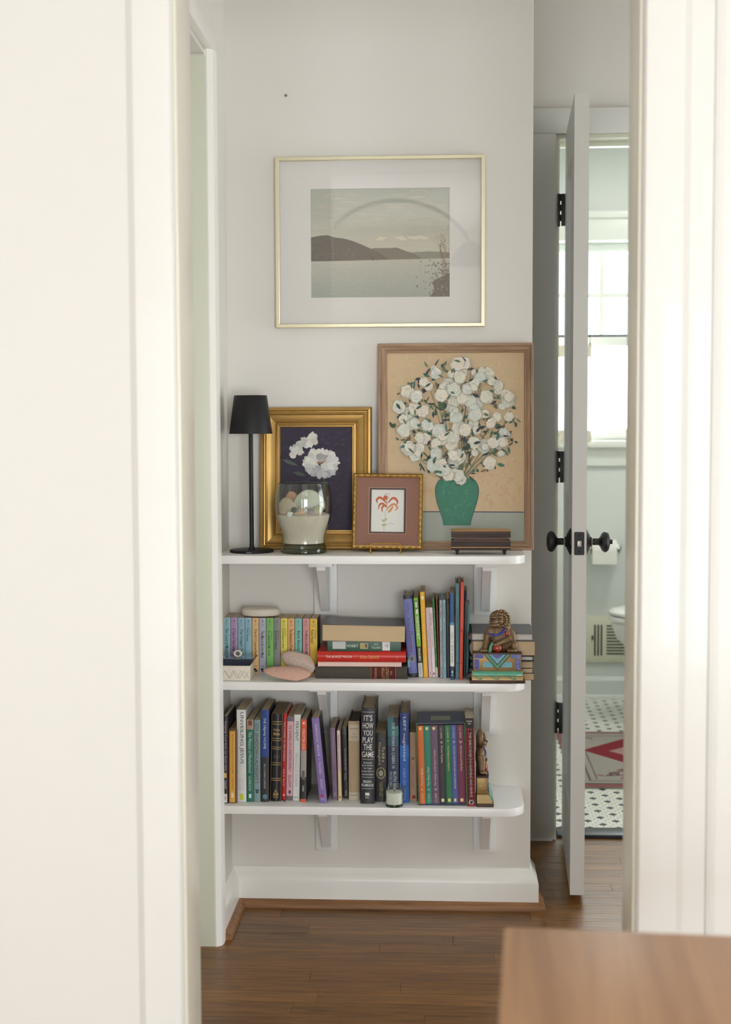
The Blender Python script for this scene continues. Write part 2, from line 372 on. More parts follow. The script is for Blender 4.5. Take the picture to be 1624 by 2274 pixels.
hx = [(0.0113 * math.cos(R(30 + 60 * i)), 0.0113 * math.sin(R(30 + 60 * i))) for i in range(6)]
def hexb(m):
    b = MB(); b.prism(hx, 2, 0.0, 0.0065); return b
hm = {}
rest = {0: MB(), 1: MB()}
P, RP = 0.0212, 0.0184
j = 0; y = 0.682; cnt = 0
while y < YF - 0.01:
    i0 = 0
    x = 0.18 + (P / 2 if j % 2 else 0)
    while x < 1.60:
        k = round((x - 0.18 - (P / 2 if j % 2 else 0)) / P)
        dark = (j % 2 == 0) and ((k + (2 if (j // 2) % 2 else 0)) % 4 == 0)
        d_ = y + 3.53
        pxx = 988 + x / d_ * 3158
        if cnt < 290 and y < 1.16 and (1284 < pxx < 1402 or 1218 < pxx < 1242):
            di = 1 if dark else 0
            if di not in hm:
                o = hexb(0).build('tile', DT if dark else WT, floor2, bevel=0.0008, seg=1); hm[di] = o.data
            else: o = link('tile', hm[di], floor2)
            o.location = (x, y, 0.0); cnt += 1
        else:
            b = rest[1 if dark else 0]; n0 = [(px + x, py + y) for px, py in hx]
            b.add([(p[0], p[1], z) for z in (0.0, 0.0065) for p in n0], [(6, 7, 8, 9, 10, 11)] + [(i, (i + 1) % 6, 6 + (i + 1) % 6, 6 + i) for i in range(6)])
        x += P
    y += RP; j += 1
rest[0].build('tile_field', WT, floor2, kind='stuff', recalc=False); rest[1].build('accent_tile_field', DT, floor2, kind='stuff', recalc=False)
# bathroom baseboard
t = MB(); t.prism([(YF, 0.006), (YF - 0.016, 0.006), (YF - 0.016, 0.085), (YF - 0.008, 0.098), (YF, 0.102)], 0, 0.16, 1.62); t.prism([(YF - 0.016, 0.006), (YF - 0.03, 0.006), (YF - 0.026, 0.02), (YF - 0.016, 0.024)], 0, 0.16, 1.62)
struct(t.build('baseboard_bathroom', BATH, smooth=30), 'white baseboard along the bathroom wall', 'baseboard')

# ------------------------------------------------------------------ bathroom window
b = MB()
b.box(WX0 - 0.09, WX1 + 0.09, YF - 0.018, YF, WZ1, WZ1 + 0.11); b.box(WX0 - 0.09, WX0, YF - 0.018, YF, WZ0, WZ1); b.box(WX1, WX1 + 0.09, YF - 0.018, YF, WZ0, WZ1)
b.box(WX0 - 0.10, WX1 + 0.10, YF - 0.035, YF, WZ1 + 0.095, WZ1 + 0.125)
WM = mat((238, 240, 232), 0.35, var=0.01, scale=4)
win = struct(b.build('window_1', WM, bevel=0.003), 'white sash window of the bathroom with small upper panes', 'window')
b = MB(); b.box(WX0 - 0.11, WX1 + 0.11, YF - 0.05, YF + 0.10, WZ0 - 0.03, WZ0); b.build('window_sill', WM, win, bevel=0.004)
b = MB(); b.box(WX0 - 0.08, WX1 + 0.08, YF - 0.016, YF, WZ0 - 0.11, WZ0 - 0.03); b.build('apron', WM, win, bevel=0.003)
ZM = 1.555
def sash(nm, y, z0, z1, rail_b, rail_t):
    b = MB(); b.box(WX0, WX0 + 0.035, y, y + 0.03, z0, z1); b.box(WX1 - 0.035, WX1, y, y + 0.03, z0, z1); b.box(WX0 + 0.035, WX1 - 0.035, y, y + 0.03, z0, z0 + rail_b); b.box(WX0 + 0.035, WX1 - 0.035, y, y + 0.03, z1 - rail_t, z1)
    return b.build(nm, WM, win, bevel=0.002)
us = sash('upper_sash', YF + 0.06, ZM - 0.02, WZ1, 0.04, 0.04); ls = sash('lower_sash', YF + 0.025, WZ0, ZM + 0.02, 0.05, 0.04)
for xm in (0.677, 0.935):
    b = MB(); b.box(xm - 0.010, xm + 0.010, YF + 0.062, YF + 0.085, ZM + 0.02, WZ1 - 0.04); b.build('muntin', WM, us)
for xa, xb in ((WX0 + 0.035, 0.667), (0.687, 0.925), (0.945, WX1 - 0.035)):
    b = MB(); b.box(xa, xb, YF + 0.062, YF + 0.085, 1.744, 1.764); b.build('muntin', WM, us)
PANE = glass((250, 255, 253), 0.6, key='pane')
xs = [WX0 + 0.035, 0.669, 0.685, 0.927, 0.943, WX1 - 0.035]
for a in range(3):
    for z0, z1 in ((ZM + 0.02, 1.746), (1.762, WZ1 - 0.04)):
        b = MB(); b.box(xs[2 * a], xs[2 * a + 1], YF + 0.072, YF + 0.075, z0, z1); b.build('pane', PANE, us)
FROST = newmat('frosted_glass')
ftr = nd(FROST[1], 'ShaderNodeBsdfTranslucent'); ftr.inputs[0].default_value = (0.93, 0.96, 0.95, 1)
ftt = nd(FROST[1], 'ShaderNodeBsdfTransparent'); ftt.inputs[0].default_value = (0.95, 0.98, 0.97, 1); fmx = nd(FROST[1], 'ShaderNodeMixShader'); fmx.inputs[0].default_value = 0.55
FROST[1].links.new(ftr.outputs[0], fmx.inputs[1]); FROST[1].links.new(ftt.outputs[0], fmx.inputs[2]); FROST[1].links.new(fmx.outputs[0], FROST[1].nodes['Material Output'].inputs[0]); FROST[1].nodes.remove(FROST[2])
b = MB(); b.box(WX0 + 0.035, WX1 - 0.035, YF + 0.038, YF + 0.041, WZ0 + 0.05, ZM - 0.02); b.build('pane', FROST[0], ls)
# rod, clip ring and cafe curtain
rod = thing('curtain_rod', 'thin black curtain rod across the bathroom window', 'curtain rod', (0.81, YF - 0.055, ZM + 0.02))
b = MB(); b.tube([(-0.47, 0, 0), (0.47, 0, 0)], 0.0055, 8); b.build('rod', BLACK, rod, smooth=40)
for sx in (-0.44, 0.44):
    b = MB(); b.tube([(sx, 0, 0), (sx, 0.034, 0)], 0.005, 8); b.box(sx - 0.012, sx + 0.012, 0.032, 0.0365, -0.02, 0.02); b.build('bracket', BLACK, rod)
for sx in (-0.47, 0.47):
    b = MB(); b.ball((sx, 0, 0), 0.011, 10, 7); b.build('finial', BLACK, rod, smooth=60)
cu = newmat('sheer_curtain'); cu[2].inputs['Base Color'].default_value = lin((246, 246, 240)) + (1,); cu[2].inputs['Roughness'].default_value = 0.9
ct = nd(cu[1], 'ShaderNodeBsdfTranslucent'); ct.inputs[0].default_value = lin((246, 246, 238)) + (1,); cmx = nd(cu[1], 'ShaderNodeMixShader'); cmx.inputs[0].default_value = 0.5
cu[1].links.new(cu[2].outputs[0], cmx.inputs[1]); cu[1].links.new(ct.outputs[0], cmx.inputs[2]); cu[1].links.new(cmx.outputs[0], cu[1].nodes['Material Output'].inputs[0])
cur = thing('cafe_curtain', 'sheer white cafe curtain clipped to the black bathroom rod', 'curtain', (0.44, YF - 0.055, 1.125))
def cloth(z0, z1, x0, x1, off=0.0, nx=46, nz=10):
    b = MB(); vs = []
    for jz in range(nz + 1):
        z = z0 + (z1 - z0) * jz / nz
        for ix in range(nx + 1):
            x = x0 + (x1 - x0) * ix / nx
            vs.append((x, off + 0.010 * math.sin(x * 95 + 0.6 * math.sin(z * 9)) * (0.6 + 0.4 * (1 - jz / nz)), z))
    b.add(vs, [(a * (nx + 1) + i, a * (nx + 1) + i + 1, (a + 1) * (nx + 1) + i + 1, (a + 1) * (nx + 1) + i) for a in range(nz) for i in range(nx)])
    return b
cloth(0.0, 0.41, 0.0, 0.185).build('fabric', cu[0], cur, smooth=60, recalc=False)
cloth(0.36, 0.412, -0.001, 0.186, -0.0015).build('hem', mat((222, 214, 196), 0.9), cur, smooth=60, recalc=False)  # beige of the backlit doubled fabric is put into both hem colours
cloth(-0.002, 0.05, -0.001, 0.186, -0.0015).build('hem', mat((222, 214, 196), 0.9), cur, smooth=60, recalc=False)
for xx in (0.02, 0.178):
    b = MB(); b.lathe([(0.0105 + 0.0012 * math.cos(a * 1.2566), 0.0012 * math.sin(a * 1.2566)) for a in range(5)], 14, (xx, 0, 0.448), ax=0, close=True); b.tube([(xx, 0, 0.438), (xx, 0, 0.418)], 0.0015, 6); b.box(xx - 0.004, xx + 0.004, -0.004, 0.004, 0.406, 0.420); b.build('clip_ring', BLACK, cur)

# ------------------------------------------------------------------ bathroom things
# wall register
rg = thing('wall_register', 'cream metal heating register low on the bathroom wall', 'vent', (0.78, YF - 0.002, 0.165))
CREAM = mat((226, 224, 200), 0.4, var=0.02, scale=20)
b = MB(); b.box(-0.18, 0.18, -0.010, 0, 0.0, 0.205); b.build('plate', CREAM, rg, bevel=0.004)
b = MB(); b.box(-0.165, 0.165, -0.012, -0.0095, 0.012, 0.192); b.build('face', CREAM, rg, bevel=0.001)
SLOT = mat((70, 74, 66), 0.8)
for xx in (-0.128, -0.114, -0.100):
    b = MB(); b.box(xx - 0.0035, xx + 0.0035, -0.0135, -0.0115, 0.03, 0.165); b.build('slot', SLOT, rg)
for zz in range(10):
    b = MB(); b.box(-0.078, 0.15, -0.0135, -0.0115, 0.036 + zz * 0.0135, 0.042 + zz * 0.0135); b.build('slot', SLOT, rg)
b = MB(); b.box(-0.142, -0.136, -0.02, -0.0115, 0.10, 0.118); b.build('lever', SLOT, rg)
# toilet paper roll and holder
tp = thing('toilet_paper_holder', 'chrome toilet paper holder on the bathroom wall', 'holder', (0.672, YF - 0.002, 0.665))
CHROME = mat((190, 192, 190), 0.18, 1.0, var=0.03)
for sx in (-0.072, 0.072):
    b = MB(); b.lathe([(0.0, 0), (0.02, 0), (0.02, -0.006), (0.009, -0.012), (0.008, -0.06), (0.0, -0.066)], 16, (sx, 0, 0), ax=1); b.build('post', CHROME, tp, smooth=40)
b = MB(); b.tube([(-0.072, -0.056, 0), (0.072, -0.056, 0)], 0.006, 10); b.build('spindle', CHROME, tp, smooth=40)
tr_ = thing('toilet_roll', 'white toilet paper roll hanging on the bathroom wall', 'toilet paper', (0.682, YF - 0.058, 0.658))
TPW = mat((240, 238, 230), 0.9, var=0.02, scale=80, bump=0.1)
b = MB(); b.lathe([(0.02, -0.052), (0.047, -0.052), (0.047, 0.052), (0.02, 0.052)], 30, ax=0, close=True); b.build('paper', TPW, tr_, smooth=40)
b = MB(); b.lathe([(0.0185, -0.0525), (0.0199, -0.0525), (0.0199, 0.0525), (0.0185, 0.0525)], 24, ax=0, close=True); b.build('core', mat((170, 140, 105), 0.9), tr_, smooth=40)
b = MB(); b.box(-0.052, 0.052, -0.0475, -0.0465, -0.055, 0.0); b.build('loose_sheet', TPW, tr_)
# toilet: faces left, against the right wall
to = thing('toilet', 'white ceramic toilet with closed lid in the bathroom', 'toilet', (0.66, 2.20, 0.0065)); to.scale = (1, 1, 1.05)
CER = mat((236, 236, 230), 0.12, var=0.01, scale=5, coat=0.3)
def egg(L, W, n=40, x0=0.0):
    pts = []
    for i in range(n):
        a = 2 * math.pi * i / n; cx = math.cos(a)
        rx = L * 0.56 if cx < 0 else L * 0.44
        pts.append((x0 + L * 0.56 + rx * cx, W / 2 * math.sin(a)))
    return pts
def loft(levels):
    b = MB(); vs = []; n = len(levels[0][1])
    for z, pts in levels: vs += [(p[0], p[1], z) for p in pts]
    fs = [(k * n + i, k * n + (i + 1) % n, (k + 1) * n + (i + 1) % n, (k + 1) * n + i) for k in range(len(levels) - 1) for i in range(n)]
    fs += [tuple(range(n - 1, -1, -1)), tuple((len(levels) - 1) * n + i for i in range(n))]
    return b.add(vs, fs)
loft([(0.0, egg(0.50, 0.22, x0=0.16)), (0.04, egg(0.48, 0.21, x0=0.18)), (0.14, egg(0.40, 0.22, x0=0.20)), (0.24, egg(0.44, 0.28, x0=0.12)), (0.32, egg(0.50, 0.34, x0=0.03)), (0.375, egg(0.52, 0.365, x0=0.008)), (0.385, egg(0.52, 0.36, x0=0.01))]).build('bowl', CER, to, smooth=50)
loft([(0.388, egg(0.45, 0.365, x0=0.002)), (0.392, egg(0.455, 0.37)), (0.404, egg(0.455, 0.37)), (0.408, egg(0.45, 0.365, x0=0.002))]).build('seat', CER, to, smooth=50)
loft([(0.411, egg(0.44, 0.36, x0=0.004)), (0.415, egg(0.455, 0.37)), (0.424, egg(0.455, 0.37)), (0.434, egg(0.42, 0.34, x0=0.015)), (0.438, egg(0.34, 0.28, x0=0.05))]).build('lid', CER, to, smooth=50)
b = MB(); b.box(0.50, 0.70, -0.20, 0.20, 0.36, 0.72); b.build('tank', CER, to, bevel=0.02, seg=3)
b = MB(); b.box(0.49, 0.71, -0.21, 0.21, 0.72, 0.75); tl = b.build('tank_lid', CER, to, bevel=0.008)
b = MB(); b.box(0.485, 0.50, -0.18, -0.12, 0.66, 0.675); b.build('flush_lever', CHROME, to, bevel=0.002)

# ------------------------------------------------------------------ flat drawing: coloured pieces laid in thin layers
class Art:
    def __init__(s, flat=False): s.b = MB(); s.n = 0; s.flat = flat; s.rnd = random.Random(11)
    def poly(s, pts, c):
        s.n += 1; e = 0.00002 + s.n * 0.0000012
        vs = [((p[0], p[1], e) if s.flat else (p[0], -e, p[1])) for p in pts]
        s.b.add(vs, [tuple(range(len(vs)))], 0, c)
    def rect(s, x0, x1, y0, y1, c): s.poly([(x0, y0), (x1, y0), (x1, y1), (x0, y1)], c)
    def blob(s, cx, cy, rx, ry, c, rot=0.0, n=14, jit=0.15):
        pts = []
        for i in range(n):
            a = 2 * math.pi * i / n; k = 1 + s.rnd.uniform(-jit, jit)
            x, y = rx * k * math.cos(a), ry * k * math.sin(a); pts.append((cx + x * math.cos(rot) - y * math.sin(rot), cy + x * math.sin(rot) + y * math.cos(rot)))
        s.poly(pts, c)
    def stroke(s, path, w0, w1, c, wm=None):
        if len(path) >= 3:
            fine = []
            for i in range(len(path) - 1):
                p0, p1, p2, p3 = path[max(0, i - 1)], path[i], path[i + 1], path[min(len(path) - 1, i + 2)]
                for k in range(4):
                    t = k / 4
                    fine.append(tuple(0.5 * (2 * p1[d] + (p2[d] - p0[d]) * t + (2 * p0[d] - 5 * p1[d] + 4 * p2[d] - p3[d]) * t * t + (3 * p1[d] - p0[d] - 3 * p2[d] + p3[d]) * t ** 3) for d in (0, 1)))
            path = fine + [path[-1]]
        m = len(path); L, Rr = [], []
        for i, p in enumerate(path):
            a = path[max(0, i - 1)]; b_ = path[min(m - 1, i + 1)]; dx, dy = b_[0] - a[0], b_[1] - a[1]; l = math.hypot(dx, dy) or 1
            t = i / (m - 1); w = w0 + (w1 - w0) * t
            if wm is not None: w += (wm - (w0 + w1) / 2) * 4 * t * (1 - t)
            L.append((p[0] - dy / l * w / 2, p[1] + dx / l * w / 2)); Rr.append((p[0] + dy / l * w / 2, p[1] - dx / l * w / 2))
        for i in range(m - 1): s.n += 0; s.poly([L[i], L[i + 1], Rr[i + 1], Rr[i]], c)
    def leaf(s, x, y, L, W, rot, c):
        pts = [(0, 0), (L * 0.35, W * 0.5), (L * 0.7, W * 0.38), (L, 0), (L * 0.7, -W * 0.35), (L * 0.35, -W * 0.45)]
        s.poly([(x + p[0] * math.cos(rot) - p[1] * math.sin(rot), y + p[0] * math.sin(rot) + p[1] * math.cos(rot)) for p in pts], c)
    def build(s, name, m, parent, loc=(0, 0, 0)): return s.b.build(name, m, parent, recalc=False, loc=loc)
def vary(c, r, k): d = r.uniform(-k, k); return tuple(max(0, min(255, v + d + r.uniform(-k, k) * 0.3)) for v in c)

# rug
rug = thing('rug', 'faded grey beige rug with a red medallion on the bathroom tiles', 'rug', (0.43, 1.13, 0.0068))
b = MB(); b.box(0, 0.85, 0, 0.83, 0, 0.006); b.build('pile', mat((150, 143, 134), 0.95, var=0.12, scale=160, bump=0.4), rug)
A = Art(True); rr = random.Random(5)
A.rect(0.0, 0.85, 0, 0.035, (158, 92, 92)); A.rect(0, 0.85, 0.035, 0.05, (110, 96, 96)); A.rect(0, 0.85, 0.80, 0.83, (150, 110, 104)); A.rect(0, 0.03, 0, 0.83, (150, 110, 104))
A.rect(0.055, 0.80, 0.075, 0.083, (120, 110, 105)); A.rect(0.055, 0.063, 0.075, 0.76, (118, 106, 104)); A.rect(0.080, 0.086, 0.10, 0.74, (128, 118, 112))
A.rect(0.055, 0.80, 0.752, 0.76, (126, 116, 112))
for k in range(26): A.blob(0.1 + rr.random() * 0.68, 0.10 + rr.random() * 0.06, 0.014, 0.008, rr.choice([(120, 104, 100), (160, 100, 98), (96, 92, 96), (190, 176, 158)]), rr.random() * 3, 8, 0.3)
for k in range(22): A.blob(0.1 + rr.random() * 0.68, 0.70 + rr.random() * 0.04, 0.012, 0.007, rr.choice([(120, 104, 100), (160, 100, 98), (96, 92, 96)]), rr.random() * 3, 8, 0.3)
A.poly([(0.075, 0.52), (0.30, 0.80 - 0.03), (0.56, 0.77), (0.78, 0.50), (0.56, 0.2), (0.30, 0.2)], (142, 36, 48))
A.poly([(0.17, 0.51), (0.32, 0.66), (0.54, 0.66), (0.69, 0.50), (0.54, 0.32), (0.32, 0.32)], (186, 150, 148))
for k in range(60):
    x, y = 0.2 + rr.random() * 0.45, 0.34 + rr.random() * 0.32
    A.stroke([(x, y), (x + 0.03, y + rr.uniform(-0.02, 0.02)), (x + 0.06, y)], 0.006, 0.004, rr.choice([(150, 80, 84), (112, 104, 106), (196, 184, 170), (140, 120, 116)]))
for k in range(34): A.blob(0.11 + rr.random() * 0.16, 0.15 + rr.random() * 0.10, 0.012, 0.006, rr.choice([(96, 88, 92), (150, 90, 92)]), rr.random() * 3, 8, 0.3)
A.b.c = [tuple(v * 0.86 for v in c) for c in A.b.c]
A.build('woven_pattern', attr_mat(0.95, 0.5, 400), rug, (0, 0, 0.0062))

# ------------------------------------------------------------------ open bathroom door
dx, dy = 0.318 - 0.340, 0.037 - 0.565
ang = math.atan2(dy, dx)
DW = math.hypot(dx, dy)
DL = 0.036
door = struct(MB().box(0, 0, 0, 0, 0, 0).build('door_1', DOORP), 'open white bathroom door standing edge on with black hardware', 'door')
# leaf: stiles, rails and recessed panels in local x (from hinge to latch), y thickness, z
lf = MB()
def leafbox(x0, x1, z0, z1, in_=0.0): lf.box(x0, x1, in_, DL - in_, z0, z1)
ST = 0.105
leafbox(0, ST, 0, 2.005); leafbox(DW - ST, DW, 0, 2.005); leafbox(ST, DW - ST, 0, 0.20); leafbox(ST, DW - ST, 1.87, 2.005); leafbox(ST, DW - ST, 0.88, 1.0)
door.data.clear_geometry(); door.data.from_pydata(lf.v, [], lf.f)
if not door.data.materials: door.data.materials.append(DOORP)
for p in door.data.polygons: p.material_index = 0
door.matrix_world = Matrix.Translation((0.340, 0.565, 0.020)) @ Matrix.Rotation(ang, 4, 'Z')
for z0, z1 in ((0.20, 0.88), (1.0, 1.87)):
    b = MB(); b.box(ST, DW - ST, 0.011, DL - 0.011, z0, z1); b.build('panel', DOORP, door)
    for s_, yy in ((1, 0.0), (-1, DL)):
        b = MB()
        for (xa, xb, za, zb) in ((ST, DW - ST, z0, z0 + 0.014), (ST, DW - ST, z1 - 0.014, z1)):
            b.prism([(yy + s_ * 0.001, za if za == z0 else zb), (yy + s_ * 0.011, za if za == z0 else zb), (yy + s_ * 0.011, zb if za == z0 else za)], 0, xa, xb)
        b.prism([(ST, yy + s_ * 0.001), (ST, yy + s_ * 0.011), (ST + 0.014, yy + s_ * 0.011)], 2, z0, z1)
        b.prism([(DW - ST, yy + s_ * 0.001), (DW - ST, yy + s_ * 0.011), (DW - ST - 0.014, yy + s_ * 0.011)], 2, z0, z1)
        b.build('panel_moulding', DOORP, door)
KZ = 0.897
lp = MB(); pts = []
for (cx, cz, a0) in ((0.0095, 0.026, 0), (-0.0095, 0.026, 90), (-0.0095, -0.026, 180), (0.0095, -0.026, 270)):
    for k in range(4): pts.append((DL / 2 + cx + 0.003 * math.cos(R(a0 + 30 * k)), KZ + cz + 0.003 * math.sin(R(a0 + 30 * k))))
lp.prism(pts, 0, DW - 0.001, DW + 0.0012); plate = lp.build('latch_plate', BLACK, door)
b = MB(); b.box(DW, DW + 0.009, DL / 2 - 0.005, DL / 2 + 0.005, KZ - 0.0075, KZ + 0.0075); b.build('latch_bolt', mat((196, 188, 180), 0.35, 0.6), plate, bevel=0.002)
for zz in (-0.02, 0.02):
    b = MB(); b.lathe([(0, 0), (0.0022, 0), (0.0, 0.0006)], 10, (DW + 0.0012, DL / 2, KZ + zz), ax=0); b.build('screw', mat((12, 12, 12), 0.5, 0.5), plate)
# ang points the door's local +x from hinge to latch; local +y faces +x of the room
prof = [(0.0, 0.0), (0.0335, 0.0), (0.0335, 0.003), (0.020, 0.010), (0.0125, 0.013), (0.0125, 0.016), (0.0088, 0.018), (0.0088, 0.033), (0.013, 0.037), (0.022, 0.041), (0.0265, 0.047), (0.0268, 0.052), (0.022, 0.058), (0.011, 0.0615), (0.0, 0.062)]
for s_, yy in ((-1, 0.0), (1, DL)):
    b = MB(); b.lathe([(r, yy + s_ * h) for r, h in prof[:6]], 28, (DW - 0.055, 0, KZ), ax=1); ro = b.build('rose', BLACK, door, smooth=40)
    b = MB(); b.lathe([(r, yy + s_ * h) for r, h in prof[6:]], 28, (DW - 0.055, 0, KZ), ax=1); kn = b.build('knob', BLACK, door, smooth=50)
    if s_ == 1:
        b = MB(); b.lathe([(0.0, yy + 0.061), (0.006, yy + 0.061), (0.006, yy + 0.068), (0.0, yy + 0.068)], 14, (DW - 0.055, 0, KZ), ax=1); b.build('lock_button', BLACK, kn)
for zc in (1.810, 1.083, 0.356):
    zb = zc - 0.058
    hg = MB(); hg.box(-0.006, 0.003, -0.0105, 0.0015, zb, zb + 0.09); h = hg.build('hinge', BLACK, door, bevel=0.0008)
    for k in range(3):
        b = MB(); b.tube([(-0.004, -0.0115, zb + 0.014 + k * 0.028), (-0.004, -0.0115, zb + 0.032 + k * 0.028 if k < 2 else zb + 0.0895)], 0.0042, 10); b.build('knuckle', BLACK, h, smooth=40)
    b = MB(); b.box(-0.006, -0.002, -0.0215, -0.0135, zb - 0.001, zb + 0.091); b.build('jamb_leaf', BLACK, h, bevel=0.0008)
# ------------------------------------------------------------------ shelves and brackets
S1, S2, S3 = 0.909, 0.608, 0.309
SHP = mat((247, 246, 243), 0.28, var=0.012, scale=6, bump=0.02, name='shelf_paint')
def shelf(z, label):
    r = 0.052; xr = 0.190; yf = -0.211
    pts = [(-0.54, 0.0), (-0.54, yf)] + arc(xr - r, yf + r, r, -90, 0, 10) + [(xr, 0.0)]
    b = MB(); b.prism(pts, 2, -0.0195, 0.0)
    o = b.build('wall_shelf', SHP, bevel=0.0015, seg=2, loc=(0, 0, z))
    return tag(o, label, 'shelf', 'white wall shelves')
shelf(S1, 'top white wall shelf carrying the framed pictures and lamp')
shelf(S2, 'middle white wall shelf with pastel paperbacks and the lion bookend')
shelf(S3, 'lowest white wall shelf with the long row of upright books')
BRK = mat((232, 231, 228), 0.35, var=0.012, scale=6, bump=0.02)
def bracket(x, z, label):
    t = thing('shelf_bracket', label, 'bracket', (x, 0, z - 0.0195), group='white wooden shelf brackets'); h = 0.146; w = 0.0285
    b = MB(); b.box(-w, w, -0.016, 0, -h, 0); b.build('back_plate', BRK, t, bevel=0.001)
    b = MB(); b.box(-w, w, -0.165, -0.016, -0.012, 0); b.build('arm', BRK, t, bevel=0.001)
    pr = [(-0.016, -0.012), (-0.148, -0.012), (-0.148, -0.022)]
    for k in range(1, 9):
        a = k / 8; pr.append((-0.148 + 0.118 * a ** 0.92, -0.022 - (h - 0.034) * a ** 1.06))
    pr += [(-0.016, -h + 0.009)]
    b = MB(); b.prism(pr, 0, -0.0105, 0.0105); b.build('brace', BRK, t, smooth=30)
for nm, z in (('top', S1), ('middle', S2), ('lowest', S3)):
    bracket(-0.2965, z, 'left white wooden bracket under the %s shelf' % nm)
    bracket(0.1005, z, 'right white wooden bracket under the %s shelf' % nm)
# small nail in the wall above the picture
b = MB(); b.lathe([(0, 0), (0.0035, 0.0), (0.003, -0.003), (0, -0.004)], 12, ax=1); o = b.build('wall_nail', mat((120, 118, 114), 0.5, 0.4), loc=at(635, 212, y=0)); tag(o, 'small grey nail head in the wall above the landscape picture', 'nail')

# ------------------------------------------------------------------ framed pictures
def moulding(W, Hh, prof, m, parent, name='frame_rail'):
    """four mitred rails; prof is (inset, y) pairs from the outer back round to the inner back; origin bottom centre"""
    cs = [(-W / 2, 0, 1, 1), (W / 2, 0, -1, 1), (W / 2, Hh, -1, -1), (-W / 2, Hh, 1, -1)]; out = []
    for k in range(4):
        a, c = cs[k], cs[(k + 1) % 4]; n = len(prof); vs = []
        for q in (a, c): vs += [(q[0] + q[2] * i, y, q[1] + q[3] * i) for i, y in prof]
        b = MB(); b.add(vs, [(i, i + 1, n + i + 1, n + i) for i in range(n - 1)] + [(n - 1, 0, n, 2 * n - 1), tuple(range(n)), tuple(range(2 * n - 1, n - 1, -1))])
        out.append(b.build(name, m[k % 2] if isinstance(m, (list, tuple)) else m, parent, smooth=28))
    return out
def slab(name, W, z0, z1, y0, y1, m, parent):
    b = MB(); b.box(-W / 2, W / 2, y0, y1, z0, z1); return b.build(name, m, parent)

# landscape print, hanging
tl, br = at(611, 350, y=-0.012), at(1077, 725.5, y=-0.012)
W, Hh = br.x - tl.x, tl.z - br.z
fr = thing('framed_landscape', 'pale gold framed lake landscape print with wide white mat on the wall', 'picture', ((tl.x + br.x) / 2, 0, br.z), group='framed pictures')
moulding(W, Hh, [(0, 0), (0, -0.020), (0.0015, -0.022), (0.0085, -0.022), (0.0100, -0.020), (0.0100, -0.004)], mat((228, 220, 188), 0.32, 0.45, var=0.04, scale=20), fr)
slab('backing', W - 0.018, 0.009, Hh - 0.009, -0.006, -0.001, mat((110, 100, 86), 0.9), fr)
# the mat has a real window
il, ir, ib, it_ = at(690, 420, y=-0.01), at(999, 420, y=-0.01), at(840, 660, y=-0.01), at(840, 418, y=-0.01)
cx_ = (tl.x + br.x) / 2; px0, px1, pz0, pz1 = il.x - cx_, ir.x - cx_, ib.z - br.z, it_.z - br.z
b = MB(); w2 = W / 2 - 0.009; h1 = Hh - 0.009
b.box(-w2, px0, -0.0100, -0.0085, 0.009, h1); b.box(px1, w2, -0.0100, -0.0085, 0.009, h1); b.box(px0, px1, -0.0100, -0.0085, 0.009, pz0); b.box(px0, px1, -0.0100, -0.0085, pz1, h1)
b.build('mat_board', mat((245, 241, 235), 0.85, var=0.01), fr)
A = Art(); A.rnd = random.Random(2); rr = random.Random(21); PW, PH = px1 - px0, pz1 - pz0
def q(u, v): return (px0 + u * PW, pz0 + v * PH)
for k in range(26):
    v0, v1 = 0.33 + k * 0.67 / 26, 0.33 + (k + 1) * 0.67 / 26; t = k / 25
    c = (int(186 - 26 * t), int(180 - 16 * t), int(164 - 12 * t)); A.poly([q(0, v0), q(1, v0), q(1, v1 + 0.001), q(0, v1 + 0.001)], c)
for k in range(150):
    u, v = rr.random() * 0.9, 0.46 + rr.random() * 0.52; c = vary((176, 171, 156), rr, 6); l = rr.uniform(0.03, 0.16)
    A.stroke([q(u, v), q(min(1, u + l / 2), v + rr.uniform(-0.01, 0.012)), q(min(1, u + l), v)], 0.0004, 0.0004, c, rr.uniform(0.001, 0.004))
for k in range(12): A.blob(*q(0.40 + rr.random() * 0.45, 0.53 + rr.random() * 0.04), 0.010, 0.003, (198, 190, 172), 0, 10, 0.3)
for k in range(14):
    v0, v1 = k * 0.336 / 14, (k + 1) * 0.336 / 14; t = k / 13
    A.poly([q(0, v0), q(1, v0), q(1, v1), q(0, v1)], (int(146 + 26 * t), int(152 + 18 * t), int(142 + 16 * t)))
for k in range(160):
    u, v = rr.random() * 0.95, rr.random() * 0.32; l = rr.uniform(0.02, 0.09); A.stroke([q(u, v), q(min(1, u + l), v + rr.uniform(-0.002, 0.003))], 0.0005, 0.0003, vary((158, 160, 148), rr, 10))
A.poly([q(0.0, 0.335), q(1.0, 0.352), q(1.0, 0.405), q(0.86, 0.418), q(0.74, 0.41), q(0.66, 0.38), q(0.3, 0.35)], (132, 130, 116))
A.poly([q(0.38, 0.345), q(0.8, 0.352), q(0.74, 0.40), q(0.68, 0.425), q(0.62, 0.455), q(0.58, 0.452), q(0.46, 0.452), q(0.40, 0.44)], (118, 112, 100))
A.poly([q(0, 0.335), q(0.56, 0.348), q(0.50, 0.405), q(0.42, 0.455), q(0.36, 0.49), q(0.29, 0.525), q(0.23, 0.545), q(0.18, 0.552), q(0.12, 0.575), q(0.07, 0.572), q(0, 0.555)], (104, 97, 90))
for k in range(90):
    u = rr.random() * 0.5; v = 0.345 + rr.random() * (0.19 - u * 0.33) ; A.blob(*q(u, v), 0.004, 0.002, vary((106, 99, 90), rr, 9), 0.1, 7, 0.3)
